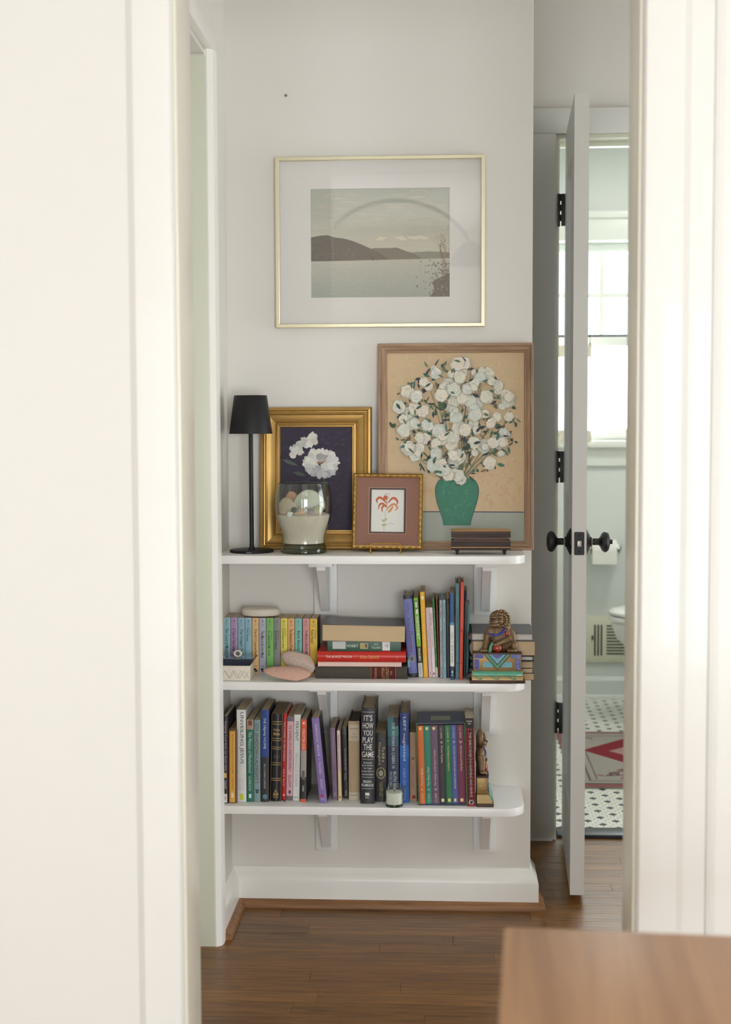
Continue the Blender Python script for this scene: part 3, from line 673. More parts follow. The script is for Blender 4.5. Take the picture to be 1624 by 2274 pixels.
# shoreline shrub
A.poly([q(1, 0.0), q(0.86, 0.0), q(0.89, 0.06), q(0.88, 0.13), q(0.92, 0.17), q(0.97, 0.20), q(1, 0.22)], (100, 94, 90))
for k in range(210):
    t = rr.random(); u = 1 - abs(rr.gauss(0, 0.09)) - 0.02 * (1 - t); v = 0.02 + t * 0.30 + rr.uniform(-0.02, 0.02)
    if u < 0.76 or u > 1: continue
    A.blob(*q(u, v), rr.uniform(0.0012, 0.003), rr.uniform(0.0008, 0.0018), vary(rr.choice([(112, 108, 88), (132, 120, 98), (96, 94, 86)]), rr, 10), rr.random() * 3, 7, 0.3)
for k in range(9):
    v = 0.2 + rr.random() * 0.18; u = 0.94 + rr.random() * 0.05; A.stroke([q(u, v), q(u - 0.02, v + 0.09), q(u - rr.uniform(0, 0.05), v + 0.17)], 0.0012, 0.0004, (128, 108, 92))
for k in range(40): A.blob(*q(0.93 + rr.random() * 0.065, 0.36 + rr.random() * 0.22), 0.0013, 0.0009, (134, 112, 96), rr.random() * 3, 6, 0.3)
A.b.c = [tuple(min(255, v * 1.18 + 8) for v in c) for c in A.b.c]
A.build('print', attr_mat(0.8, 0.05, 300), fr, (0, -0.0075, 0))
slab('glass', W - 0.016, 0.008, Hh - 0.008, -0.0150, -0.0135, glass((255, 255, 255), 1.25, key='picture'), fr)

def lean_frame(name, label, pxl, pxr, py_b, py_t, yb, yt, group='framed pictures', roll=0.0):
    """picture standing on the top shelf; yb front of the foot, yt front of the head"""
    l, r = at(pxl, py_b, y=yb), at(pxr, py_b, y=yb); top = at((pxl + pxr) / 2, py_t, y=yt)
    hh = math.hypot(top.z - S1, yt - yb); a = math.atan2(yt - yb, top.z - S1)
    t = thing(name, label, 'picture', ((l.x + r.x) / 2, yb, S1 + 0.0005), (-a, roll, 0), group)
    return t, r.x - l.x, hh
# gilt framed flower painting
GOLD = mat((190, 152, 88), 0.36, 0.7, var=0.28, scale=9, bump=0.08, name='gilt')
fr, W, Hh = lean_frame('framed_flower_painting', 'wide antique gold frame with white blooms painted on dark purple', 576.5, 825, 1221, 904, -0.058, -0.026)
moulding(W, Hh, [(0, 0.024), (0, 0.006), (0.003, 0.002), (0.008, 0.001), (0.0105, 0.0045), (0.0125, 0.005), (0.0145, 0.0005), (0.017, -0.0005), (0.0195, 0.002), (0.020, 0.005), (0.026, 0.0065), (0.034, 0.010), (0.0385, 0.0135), (0.040, 0.0105), (0.043, 0.010), (0.045, 0.0125), (0.0475, 0.0125), (0.0495, 0.016), (0.0495, 0.022)], GOLD, fr)
slab('backing', W - 0.02, 0.01, Hh - 0.01, 0.022, 0.024, mat((110, 90, 66), 0.9), fr)
A = Art(); A.rnd = random.Random(8); rr = random.Random(31); w2 = W / 2 - 0.047; z0, z1 = 0.047, Hh - 0.047; PW, PH = 2 * w2, z1 - z0
def q(u, v): return (-w2 + u * PW, z0 + v * PH)
A.rect(-w2, w2, z0, z1, (66, 58, 74))
for k in range(260):
    u, v = rr.random() * 0.92, rr.random() * 0.97; A.stroke([q(u, v), q(u + 0.03, v + rr.uniform(-0.03, 0.03)), q(u + 0.07, v + rr.uniform(-0.02, 0.02))], 0.001, 0.001, vary((68, 60, 76), rr, 7), 0.005)
A.leaf(*q(0.03, 0.685), 0.045, 0.010, -0.38, (92, 100, 92)); A.leaf(*q(0.18, 0.56), 0.035, 0.010, -0.25, (84, 92, 86)); A.stroke([q(0.62, 0.5), q(0.60, 0.2), q(0.57, 0.02)], 0.004, 0.003, (76, 92, 74))
for k in range(46):
    t = rr.random(); u, v = 0.16 + t * 0.33, 0.74 + t * 0.15 + rr.uniform(-0.04, 0.05); A.blob(*q(u, v), rr.uniform(0.005, 0.011), rr.uniform(0.004, 0.008), vary((206, 204, 196), rr, 20), rr.random() * 3, 10, 0.3)
A.stroke([q(0.40, 0.90), q(0.44, 0.925), q(0.49, 0.90)], 0.006, 0.003, (222, 220, 210))
for k in range(95):
    a = rr.random() * 6.28; d_ = math.sqrt(rr.random()); u, v = 0.57 + 0.215 * d_ * math.cos(a), 0.64 + 0.135 * d_ * math.sin(a)
    A.blob(*q(u, v), rr.uniform(0.006, 0.013), rr.uniform(0.004, 0.009), vary((214, 212, 204) if v > 0.6 else (188, 184, 186), rr, 16), a, 10, 0.3)
A.blob(*q(0.58, 0.70), 0.015, 0.011, (168, 166, 164), 0, 12, 0.2); A.blob(*q(0.565, 0.655), 0.008, 0.004, (142, 98, 70), 0.2, 9, 0.3); A.blob(*q(0.58, 0.672), 0.010, 0.004, (180, 176, 172), 0.2, 9, 0.3)
for k in range(16):
    a = rr.uniform(3.4, 6.0); A.stroke([q(0.57 + 0.15 * math.cos(a), 0.64 + 0.09 * math.sin(a)), q(0.57 + 0.23 * math.cos(a), 0.64 + 0.145 * math.sin(a))], 0.004, 0.002, (200, 198, 198), 0.007)
A.build('canvas', attr_mat(0.7, 0.3, 150), fr, (0, 0.0165, 0))
# large wooden framed bouquet: a plain bunch of pale flowers in a green jar
fr, W, Hh = lean_frame('framed_bouquet_picture', 'tall light wood frame with white flowers in a green vase, by the wall corner', 839.5, 1186, 1222, 762.5, -0.066, -0.022)
OAK = [wood((142, 112, 86), (182, 150, 120), 0.6, 0, 16, bump=0.4), wood((142, 112, 86), (182, 150, 120), 0.6, 2, 16, bump=0.4)]
moulding(W, Hh, [(0, 0.020), (0, 0.002), (0.0015, 0.0), (0.006, 0.0), (0.007, 0.002), (0.0085, 0.002), (0.0095, 0.0005), (0.0165, 0.0035), (0.0175, 0.006), (0.0215, 0.0075), (0.0225, 0.010), (0.0225, 0.016)], OAK, fr)
slab('backing', W - 0.012, 0.006, Hh - 0.006, 0.0165, 0.0195, mat((120, 100, 76), 0.9), fr)
A = Art(); A.rnd = random.Random(4); rr = random.Random(77); w2 = W / 2 - 0.021; z0, z1 = 0.021, Hh - 0.021; PW, PH = 2 * w2, z1 - z0
A.rect(-w2, w2, z0, z1, (214, 188, 152))
for k in range(520):
    u, v = 0.03 + rr.random() * 0.94, 0.18 + rr.random() * 0.80; t = v; warm = rr.random()
    c = vary((212, 176 + 16 * t, 138 + 20 * t) if warm < 0.75 else (208, 194, 156), rr, 4)
    A.blob(*q(u, v), rr.uniform(0.003, 0.009), rr.uniform(0.002, 0.006), c, rr.random() * 3, 9, 0.3)
A.rect(-w2, w2, z0, z0 + PH * 0.155, (172, 176, 164))
for k in range(120):
    u, v = rr.random() * 0.9, rr.random() * 0.145; A.stroke([q(u, v), q(min(1, u + 0.06), v + rr.uniform(-0.004, 0.004))], 0.001, 0.001, vary((174, 178, 166), rr, 7), 0.004)
A.stroke([q(0, 0.156), q(0.4, 0.157), q(1.0, 0.155)], 0.0022, 0.0022, (70, 74, 104))
# jar
jl = [(0.415, 0.085), (0.405, 0.12), (0.385, 0.165), (0.365, 0.21), (0.355, 0.25), (0.355, 0.285), (0.372, 0.315), (0.40, 0.335)]
A.poly([q(*p) for p in jl] + [q(1.02 - p[0], p[1]) for p in reversed(jl)], (78, 134, 112))
for k in range(110):
    t = rr.random(); v = 0.10 + 0.215 * t; u = 0.51 + rr.uniform(-0.10, 0.10) * (0.8 + 0.3 * t); A.blob(*q(u, v), rr.uniform(0.003, 0.007), rr.uniform(0.002, 0.004), vary((82, 138, 116), rr, 7), rr.random() * 3, 9, 0.25)
A.stroke([q(*p) for p in jl], 0.0012, 0.0012, (60, 78, 88)); A.stroke([q(1.02 - p[0], p[1]) for p in jl], 0.0012, 0.0012, (60, 78, 88))
# stems and foliage, then round blossoms scattered in a loose oval
def inoval(m=1.0):
    while True:
        u, v = rr.uniform(0.03, 0.97), rr.uniform(0.30, 0.97)
        if ((u - 0.5) / (0.455 * m)) ** 2 + ((v - 0.635) / (0.325 * m)) ** 2 < 1: return u, v
for k in range(40):
    u, v = inoval(); A.stroke([q(0.5 + (u - 0.5) * 0.15, 0.33), q(0.5 + (u - 0.5) * 0.6, 0.33 + (v - 0.33) * 0.6), q(u, v)], 0.0016, 0.001, rr.choice([(110, 118, 92), (126, 126, 98), (98, 106, 96)]))
for k in range(260):
    u, v = inoval(0.97); A.leaf(*q(u, v), rr.uniform(0.010, 0.026), rr.uniform(0.004, 0.010), rr.random() * 6.3, rr.choice([(76, 96, 78), (70, 78, 86), (96, 114, 88), (120, 130, 102), (86, 88, 98), (128, 110, 90), (80, 124, 108)]))
for k in range(118):
    u, v = inoval(0.95); x, y = q(u, v); r0 = rr.uniform(0.008, 0.018); base = rr.choice([(224, 220, 202), (216, 216, 202), (228, 218, 200), (210, 214, 204)])
    A.blob(x, y, r0 * 1.06, r0 * 0.96, vary((186, 184, 168), rr, 8), rr.random() * 3, 18, 0.16); A.blob(x, y + 0.0008, r0 * 0.97, r0 * 0.88, base, rr.random() * 3, 18, 0.14)
    for p_ in range(8):
        a = rr.random() * 6.28; d_ = r0 * rr.uniform(0.25, 0.75); ca, sa = math.cos(a), math.sin(a)
        A.stroke([(x + d_ * math.cos(a - 0.6), y + d_ * math.sin(a - 0.6)), (x + d_ * 1.15 * ca, y + d_ * 1.15 * sa), (x + d_ * math.cos(a + 0.6), y + d_ * math.sin(a + 0.6))], 0.0006, 0.0005, vary(rr.choice([(238, 234, 218), (192, 190, 174), (232, 228, 214)]), rr, 5), 0.002)
for k in range(80):
    u, v = inoval(); A.leaf(*q(u, v), rr.uniform(0.008, 0.020), rr.uniform(0.003, 0.008), rr.random() * 6.3, rr.choice([(66, 88, 74), (66, 72, 86), (100, 116, 92), (76, 122, 108)]))
A.build('canvas', attr_mat(0.75, 0.4, 220), fr, (0, 0.0115, 0))
# small lily print in an ornate gold frame
fr, W, Hh = lean_frame('framed_lily_print', 'small ornate gold frame with an orange lily print and brown mat', 781, 938, 1224.5, 1057, -0.108, -0.070, roll=R(0.7))
fr.location.z += 0.006
GOLD2 = mat((176, 140, 76), 0.4, 0.7, var=0.35, scale=90, bump=0.35)
moulding(W, Hh, [(0, 0.014), (0, 0.003), (0.0012, 0.001), (0.0022, 0.0022), (0.0032, 0.0), (0.007, 0.0), (0.008, 0.0022), (0.009, 0.002), (0.0098, 0.004), (0.0098, 0.010)], GOLD2, fr)
for (x0, z0_, dx_, dz_, n_, Ls) in ((-W / 2 + 0.006, 0.005, 1, 0, 10, W - 0.012), (-W / 2 + 0.006, Hh - 0.005, 1, 0, 10, W - 0.012), (-W / 2 + 0.0052, 0.006, 0, 1, 12, Hh - 0.012), (W / 2 - 0.0052, 0.006, 0, 1, 12, Hh - 0.012)):
    b = MB()
    for k in range(n_): b.ball((x0 + dx_ * Ls * (k + 0.5) / n_, -0.0005, z0_ + dz_ * Ls * (k + 0.5) / n_), (0.0042 if dx_ else 0.0018, 0.0016, 0.0018 if dx_ else 0.0042), 8, 6)
    b.build('carved_ornament', GOLD2, fr, smooth=60)
slab('backing', W - 0.006, 0.003, Hh - 0.003, 0.012, 0.0135, mat((110, 90, 66), 0.9), fr)
def matring(nm, W1, za, zb, W2, zc, zd, y0, y1, m):
    b = MB(); b.box(-W1 / 2, -W2 / 2, y0, y1, za, zb); b.box(W2 / 2, W1 / 2, y0, y1, za, zb); b.box(-W2 / 2, W2 / 2, y0, y1, za, zc); b.box(-W2 / 2, W2 / 2, y0, y1, zd, zb); return b.build(nm, m, fr)
mz0, mz1 = Hh * 0.232, Hh * 0.790
matring('mat_board', W - 0.018, 0.009, Hh - 0.009, W * 0.535, mz0 - 0.005, mz1 + 0.005, 0.005, 0.0065, mat((150, 110, 94), 0.9, var=0.1, scale=300))
matring('mat_edge', W * 0.535 + 0.0001, mz0 - 0.0052, mz1 + 0.0052, W * 0.523, mz0 - 0.004, mz1 + 0.004, 0.0056, 0.0068, mat((206, 180, 160), 0.8))
matring('inner_mat', W * 0.53, mz0 - 0.005, mz1 + 0.005, W * 0.465, mz0, mz1, 0.0068, 0.008, mat((96, 78, 76), 0.9))
A = Art(); A.rnd = random.Random(3); rr = random.Random(9); w2 = W * 0.24; z0, z1 = mz0 - 0.002, mz1 + 0.002; PW, PH = 2 * w2, z1 - z0
A.rect(-w2, w2, z0, z1, (232, 230, 222))
A.stroke([q(0.40, 0.05), q(0.40, 0.2), q(0.42, 0.35), q(0.44, 0.5), q(0.50, 0.62)], 0.0009, 0.0007, (150, 160, 96))
for uv, L_, rot in (((0.40, 0.24), 0.010, 2.2), ((0.41, 0.26), 0.011, 0.9), ((0.40, 0.15), 0.008, 2.4), ((0.40, 0.16), 0.008, 0.6)): A.leaf(*q(*uv), L_, 0.004, rot, (176, 184, 112))
OR, OR2 = (206, 112, 84), (220, 150, 108)
A.blob(*q(0.43, 0.80), 0.0062, 0.0058, OR, 0, 12, 0.15)
A.stroke([q(0.48, 0.66), q(0.36, 0.76), q(0.25, 0.80), q(0.17, 0.74), q(0.20, 0.66)], 0.002, 0.0004, OR, 0.006); A.stroke([q(0.52, 0.68), q(0.62, 0.78), q(0.72, 0.78), q(0.79, 0.70), q(0.76, 0.64)], 0.002, 0.0004, OR, 0.006)
A.stroke([q(0.46, 0.60), q(0.36, 0.66), q(0.26, 0.64), q(0.22, 0.52)], 0.002, 0.0004, OR, 0.005); A.stroke([q(0.48, 0.58), q(0.40, 0.62), q(0.33, 0.56), q(0.35, 0.46)], 0.003, 0.0004, OR, 0.005)
A.stroke([q(0.46, 0.50), q(0.58, 0.62), q(0.70, 0.65), q(0.79, 0.57), q(0.70, 0.50)], 0.001, 0.0005, OR2, 0.005); A.stroke([q(0.50, 0.46), q(0.58, 0.51), q(0.66, 0.61)], 0.001, 0.002, OR2, 0.005)
for k in range(6): A.stroke([q(0.47, 0.6), q(0.40 + 0.03 * k, 0.86 + 0.02 * (k % 2))], 0.0004, 0.0003, (190, 160, 130))
for k in range(5): A.blob(*q(0.40 + 0.035 * k, 0.88 + 0.015 * (k % 2)), 0.0012, 0.0005, (110, 84, 80), 0.4, 7, 0.1)
A.stroke([q(0.52, 0.205), q(0.60, 0.21), q(0.72, 0.20)], 0.0005, 0.0004, (130, 120, 120))
A.build('print', attr_mat(0.85, 0.05, 300), fr, (0, 0.0088, 0))
# wire easel
es = thing('plate_easel', 'small twisted brass wire easel under the lily print', 'easel', (at(857, 1229, y=-0.145).x, -0.125, S1))
BR = mat((206, 164, 84), 0.28, 0.9, var=0.15, scale=200)
def twist(path, r=0.0011, pitch=0.0045):
    pts = []; path = [Vector(p) for p in path]
    for i in range(len(path) - 1):
        d_ = path[i + 1] - path[i]; n = max(2, int(d_.length / 0.0007))
        for k in range(n): pts.append(path[i] + d_ * k / n)
    pts.append(path[-1]); b = MB()
    for ph in (0, math.pi):
        out = []; L = 0
        for i, p in enumerate(pts):
            if i: L += (p - pts[i - 1]).length
            t = (pts[min(i + 1, len(pts) - 1)] - pts[max(0, i - 1)]).normalized(); a = t.cross(Vector((0.3, 1, 0.2))).normalized(); c = t.cross(a); th = 2 * math.pi * L / pitch + ph
            out.append(p + (a * math.cos(th) + c * math.sin(th)) * r * 0.75)
        b.tube(out, r * 0.8, 5)
    return b
W2 = 0.036
twist([(-W2, -0.034, 0.001), (-W2, -0.034, 0.021), (-W2 + 0.004, -0.034, 0.0245), (W2 - 0.004, -0.034, 0.0245), (W2, -0.034, 0.021), (W2, -0.034, 0.001)]).build('front_loop', BR, es, smooth=60)
for sx in (-1, 1):
    b = MB(); b.tube([(sx * W2, -0.034, 0.0015), (sx * W2, 0.022, 0.0055), (sx * W2 * 0.6, 0.040, 0.0015)], 0.0014, 6); b.build('foot', BR, es, smooth=60)
twist([(-W2 * 0.6, 0.041, 0.001), (-W2 * 0.4, 0.047, 0.07), (W2 * 0.4, 0.047, 0.07), (W2 * 0.6, 0.041, 0.001)]).build('back_loop', BR, es, smooth=60)

# ------------------------------------------------------------------ table lamp
ly = -0.112; lx = at(559.5, 1222, y=ly).x
zt, zb_ = at(560, 878, y=ly).z - S1, at(560, 963, y=ly).z - S1
la = thing('table_lamp', 'slim matte black cordless table lamp at the left of the top shelf', 'lamp', (lx, ly, S1))
LB = mat((24, 24, 26), 0.5, 0.2, var=0.06, scale=60)
b = MB(); b.lathe([(0, 0), (0.0525, 0), (0.0533, 0.001), (0.0533, 0.0052), (0.0522, 0.006), (0, 0.006)], 48); b.build('base', LB, la, smooth=40)
b = MB(); b.lathe([(0.0095, 0.006), (0.0075, 0.0085), (0.0056, 0.013), (0.0053, 0.02), (0.0053, zb_ + 0.02)], 20); b.build('pole', LB, la, smooth=50)
b = MB(); b.lathe([(0.0515, zb_), (0.0525, zb_), (0.0395, zt - 0.001), (0.0385, zt), (0, zt), (0, zt - 0.002), (0.038, zt - 0.002), (0.0515, zb_ + 0.001)], 56); sh = b.build('shade', LB, la, smooth=40)
b = MB(); b.lathe([(0, zb_ + 0.018), (0.03, zb_ + 0.018), (0.03, zb_ + 0.022), (0, zb_ + 0.022)], 30); b.build('diffuser', mat((226, 222, 210), 0.6), sh)
b = MB(); b.box(-0.006, 0.006, -0.0540, -0.0530, 0.0018, 0.0042); b.build('charging_port', mat((120, 120, 120), 0.3, 0.8), la)

# ------------------------------------------------------------------ glass vase with sand and shells
vy = -0.128; vx = at(675, 1222, y=vy).x; k_ = 1 / 934.0
vz = lambda py: at(675, py, y=vy).z - S1
va = thing('glass_vase', 'round clear glass vase filled with sand and seashells', 'vase', (vx, vy, S1))
vp = [(54.0, 0), (56.5, 0.003), (55.5, 0.010), (51.5, 0.024), (51.8, 0.038), (56.0, 0.054), (62.0, 0.072), (66.5, 0.092), (68.5, 0.112), (68.3, 0.130), (66.0, 0.147), (61.5, 0.1665)]
outer = [(r / 1000 * 1.0, z) for r, z in vp]
VG = glass((246, 250, 247), 1.5, key='vase')
sm = []
for i in range(len(outer) - 1):
    for k in range(4):
        t = k / 4; a, c = outer[i], outer[i + 1]; p0 = outer[max(0, i - 1)]; p3 = outer[min(len(outer) - 1, i + 2)]
        f = lambda x0, x1, x2, x3: 0.5 * ((2 * x1) + (-x0 + x2) * t + (2 * x0 - 5 * x1 + 4 * x2 - x3) * t * t + (-x0 + 3 * x1 - 3 * x2 + x3) * t ** 3)
        sm.append((f(p0[0], a[0], c[0], p3[0]), f(p0[1], a[1], c[1], p3[1])))
sm.append(outer[-1])
wallp = [p for p in sm if p[1] >= 0.022]; zs_in = 0.10
b = MB(); b.lathe(wallp + [(wallp[-1][0] - 0.0012, wallp[-1][1] + 0.0006), (wallp[-1][0] - 0.0024, wallp[-1][1])] + [(r - 0.0026, z) for r, z in reversed([p for p in wallp if p[1] > zs_in][:-1])], 64); b.build('bowl', VG, va, smooth=60)
b = MB(); b.lathe([(0, 0.0005)] + [p for p in sm if p[1] < 0.0225] + [(wallp[0][0], 0.0225), (0, 0.0215)], 64); b.build('foot', glass((212, 224, 214), 1.6, rough=0.03, key='foot'), va, smooth=60)
b = MB(); b.lathe([(wallp[-1][0] - 0.0012 + 0.0014 * math.cos(a * math.pi / 3), 0.1668 + 0.0012 * math.sin(a * math.pi / 3)) for a in range(6)], 64, close=True); b.build('rim', glass((240, 244, 240), 2.0, rough=0.05, key='rim'), va, smooth=60)
SAND = mat((214, 202, 184), 0.95, var=0.16, scale=900, bump=0.5, name='sand')
zs = 0.092
sp = [(max(0.0, r - 0.0036), max(z, 0.0235)) for r, z in sm if 0.0225 <= z <= zs]
b = MB(); b.lathe([(0, 0.0235)] + sp + [(0.045, zs + 0.006), (0.02, zs + 0.008), (0, zs + 0.009)], 56); sd = b.build('sand', SAND, va, smooth=60)
def scallop(w, h, dep, ribs, c1, c2, flute=0.035, nth=72, nr=16, edge=0.04, ringc=0.0):
    """ribbed fan shell: hinge at the origin, fan opening to +z, bulging to -y; striped by its ribs"""
    b = MB(); vs, fs, cs = [], [], []
    for i in range(nr + 1):
        r = i / nr
        for j in range(nth + 1):
            th = (j / nth - 0.5); a = th * R(176)
            rad = math.cos(a * 0.62) ** 0.55
            rb = math.cos(th * ribs * 2 * math.pi)
            e = 1 + edge * rb * r * r
            x = math.sin(a) * w / 2 * r ** 0.9 * e; z = (math.cos(a) * 0.62 + 0.38 * r) * h * r * rad * e
            y = -dep * math.sin(min(1, r * 1.02) * math.pi * 0.62) ** 0.8 * math.cos(th * math.pi * 0.96) * (1 + flute * rb) - 0.0004
            vs.append((x, y, z))
    n = nth + 1
    for i in range(nr):
        for j in range(nth):
            th = ((j + 0.5) / nth - 0.5); k = 0.5 + 0.5 * math.cos(th * ribs * 2 * math.pi); k = 0.25 + 0.75 * k
            if ringc and (i * 3 // 2) % 3 == 0: k *= 1 - ringc
            c = tuple(c2[q_] + (c1[q_] - c2[q_]) * k for q_ in range(3))
            b.add([vs[i * n + j], vs[i * n + j + 1], vs[(i + 1) * n + j + 1], vs[(i + 1) * n + j]], [(0, 1, 2, 3)], 0, c)
    return b
SHM = attr_mat(0.5, 0.15, 260, 0.4)
def shell(name, parent, loc, rot, *a, **k):
    o = scallop(*a, **k).build(name, SHM, parent, recalc=False); me = o.data
    bm = bmesh.new(); bm.from_mesh(me); bmesh.ops.remove_doubles(bm, verts=bm.verts, dist=0.00002); bmesh.ops.recalc_face_normals(bm, faces=bm.faces); bm.to_mesh(me); bm.free()
    for p in me.polygons: p.use_smooth = True
    o.location = loc; o.rotation_euler = rot; md = o.modifiers.new('thickness', 'SOLIDIFY'); md.thickness = 0.0012; md.offset = 1
    return o
def vshell(label, name, loc, rot, *a, **k):
    o = shell(name, None, Vector((vx, vy, S1)) + Vector(loc), rot, *a, **k); return tag(o, label, 'seashell', 'seashells in the glass vase')
vshell('ribbed tan cockle shell at the left inside the vase', 'seashell', (-0.034, -0.026, 0.090), (R(-18), R(-6), R(-24)), 0.050, 0.040, 0.018, 15, (226, 204, 180), (182, 142, 120), 0.06, ringc=0.12)
vshell('large chalky white clam shell on top of the sand', 'seashell', (0.012, -0.012, 0.098), (R(-34), R(6), R(6)), 0.074, 0.050, 0.022, 26, (232, 228, 216), (206, 198, 184), 0.012, edge=0.015)
vshell('small apricot scallop behind the cockle in the vase', 'seashell', (-0.028, 0.016, 0.115), (R(-20), R(-8), 0), 0.032, 0.030, 0.010, 12, (214, 156, 122), (196, 132, 100), 0.03)
vshell('small pinkish grey shell at the right in the vase', 'seashell', (0.036, 0.005, 0.098), (R(-20), R(4), R(20)), 0.032, 0.036, 0.012, 10, (196, 172, 164), (164, 140, 136), 0.03)
vshell('pale olive striped shell resting against the glass at right', 'seashell', (0.030, -0.032, 0.0945), (R(-26), R(48), R(30)), 0.024, 0.026, 0.010, 8, (206, 196, 160), (172, 150, 132), 0.05)
vshell('apricot scallop half buried at the front of the sand', 'seashell', (-0.008, -0.046, 0.088), (R(-30), R(-10), 0), 0.034, 0.022, 0.008, 12, (226, 190, 156), (210, 166, 132), 0.05)
vshell('lilac grey shell fragment half buried below the white clam', 'seashell', (0.016, -0.046, 0.088), (R(-20), R(30), 0), 0.024, 0.020, 0.007, 9, (176, 162, 164), (140, 124, 134), 0.05)
def snail(label, loc, s, c, rot):
    pts, rad = [], []
    for i in range(40):
        t = i / 39; a = t * 4.2 * math.pi; r = 0.55 * s * (1 - t) ** 0.9; pts.append((math.cos(a) * r, math.sin(a) * r, t * s * 0.9)); rad.append(0.42 * s * (1 - t) ** 0.85 + 0.0003)
    b = MB(); b.tube(pts, rad, 9); o = b.build('sea_snail_shell', mat(c, 0.45, var=0.3, scale=300), smooth=60); o.location = Vector((vx, vy, S1)) + Vector(loc); o.rotation_euler = rot
    return tag(o, label, 'seashell', 'seashells in the glass vase')
snail('dark greenish spiral snail shell between cockle and clam', (-0.018, -0.046, 0.104), 0.010, (86, 94, 88), (R(60), R(30), 0))
snail('little white snail shell at the foot of the cockle', (-0.027, -0.052, 0.0945), 0.009, (236, 234, 224), (R(80), R(-20), 0))
snail('small brown and white snail shell beside the dark one', (-0.007, -0.047, 0.104), 0.008, (196, 176, 166), (R(50), R(-40), 0))

# ------------------------------------------------------------------ dark wooden two tier box
bx0, bx1 = at(1002.5, 1222, y=-0.18).x, at(1134.5, 1222, y=-0.18).x; bw = bx1 - bx0
wb = thing('wooden_box', 'dark striped wooden pivoting box on small feet at the shelf end', 'box', ((bx0 + bx1) / 2, -0.150, S1))
DK = wood((30, 20, 17), (58, 40, 32), 0.6, 0, 12); MAH = wood((92, 58, 42), (128, 86, 62), 0.45, 0, 10)
INL = mat((200, 140, 66), 0.4, var=0.1, scale=120)
z = 0.0125
b = MB(); b.box(-bw / 2, bw / 2, -0.030, 0.030, z, z + 0.020); lo = b.build('lower_tray', DK, wb, bevel=0.0006)
b = MB(); b.box(-bw / 2 - 0.0002, bw / 2 + 0.0002, -0.0303, 0.0303, z + 0.0045, z + 0.0062); b.build('inlay', INL, lo)
b = MB(); b.box(-bw / 2 + 0.001, bw / 2 - 0.001, -0.029, 0.029, z + 0.020, z + 0.0215); b.build('tray_top', MAH, lo)
b = MB(); b.box(-bw / 2 + 0.007, bw / 2 - 0.008, -0.014, 0.030, z + 0.0215, z + 0.028); b.build('pivot_block', MAH, wb)
up_ = MB(); up_.box(-bw / 2, bw / 2, -0.030, 0.030, z + 0.028, z + 0.0445); uo = up_.build('upper_tray', wood((40, 29, 26), (70, 52, 44), 0.6, 0, 12), wb, bevel=0.0006)
for zz, hh in ((0.0395, 0.0010), (0.0435, 0.0012)):
    b = MB(); b.box(-bw / 2 - 0.0002, bw / 2 + 0.0002, -0.0303, 0.0303, z + zz, z + zz + hh); b.build('inlay', INL if zz > 0.04 else MAH, uo)
for sx in (-1, 1):
    for sy in (-0.021, 0.021):
        b = MB(); cx = sx * (bw / 2 - 0.014); b.add([(cx + dx_ * s_, sy + dy_ * s_, zz) for zz, s_ in ((0.0, 0.0024), (0.0085, 0.0042), (0.0125, 0.0062)) for dx_, dy_ in ((-1, -1), (1, -1), (1, 1), (-1, 1))], [(3, 2, 1, 0), (8, 9, 10, 11)] + [(k * 4 + i, k * 4 + (i + 1) % 4, k * 4 + 4 + (i + 1) % 4, k * 4 + 4 + i) for k in range(2) for i in range(4)]); b.build('foot', BLACK, wb)

# ------------------------------------------------------------------ lettering
_glyphs = {}
def text_pts(s, shear=0.0, bold=0.0):
    """outline of a line of lettering as triangles, scaled to a unit box"""
    k = (s, shear, bold)
    if k in _glyphs: return _glyphs[k]
    cu_ = bpy.data.curves.new('lettering', 'FONT'); cu_.body = s; cu_.resolution_u = 2; cu_.shear = shear; cu_.offset = bold; cu_.align_x = 'LEFT'
    o = bpy.data.objects.new('lettering', cu_); col.objects.link(o)
    bpy.context.view_layer.update()
    me = bpy.data.meshes.new_from_object(o.evaluated_get(bpy.context.evaluated_depsgraph_get()))
    vs = [tuple(v.co) for v in me.vertices]; fs = [tuple(p.vertices) for p in me.polygons]
    bpy.data.objects.remove(o); bpy.data.curves.remove(cu_); bpy.data.meshes.remove(me)
    x0 = min(v[0] for v in vs); x1 = max(v[0] for v in vs); y0 = min(v[1] for v in vs); y1 = max(v[1] for v in vs)
    vs = [((v[0] - x0) / (x1 - x0), (v[1] - y0) / max(1e-6, (y1 - y0))) for v in vs]
    _glyphs[k] = (vs, fs)
    return vs, fs
INK = {}
def ink(c):
    if c not in INK: INK[c] = mat(c, 0.55, var=0.02)
    return INK[c]
def lettering(name, s, parent, w, h, prof, f0, f1, u0, u1, c, mode='down', shear=0.0, bold=0.0):
    """a line of print on a spine w wide and h tall: f along the height from the head, u across from the left"""
    vs, fs = text_pts(s, shear, bold); out = []
    for a, e in vs:
        if mode == 'down': x = w * (u0 + (u1 - u0) * e); z = h * (1 - (f0 + (f1 - f0) * a))
        elif mode == 'up': x = w * (u0 + (u1 - u0) * (1 - e)); z = h * (1 - (f1 - (f1 - f0) * a))
        else: x = w * (u0 + (u1 - u0) * a); z = h * (1 - (f1 - (f1 - f0) * e))
        out.append((x, prof(x) - 0.00045, z))
    b = MB(); b.add(out, fs); return b.build(name, ink(c), parent, recalc=False)

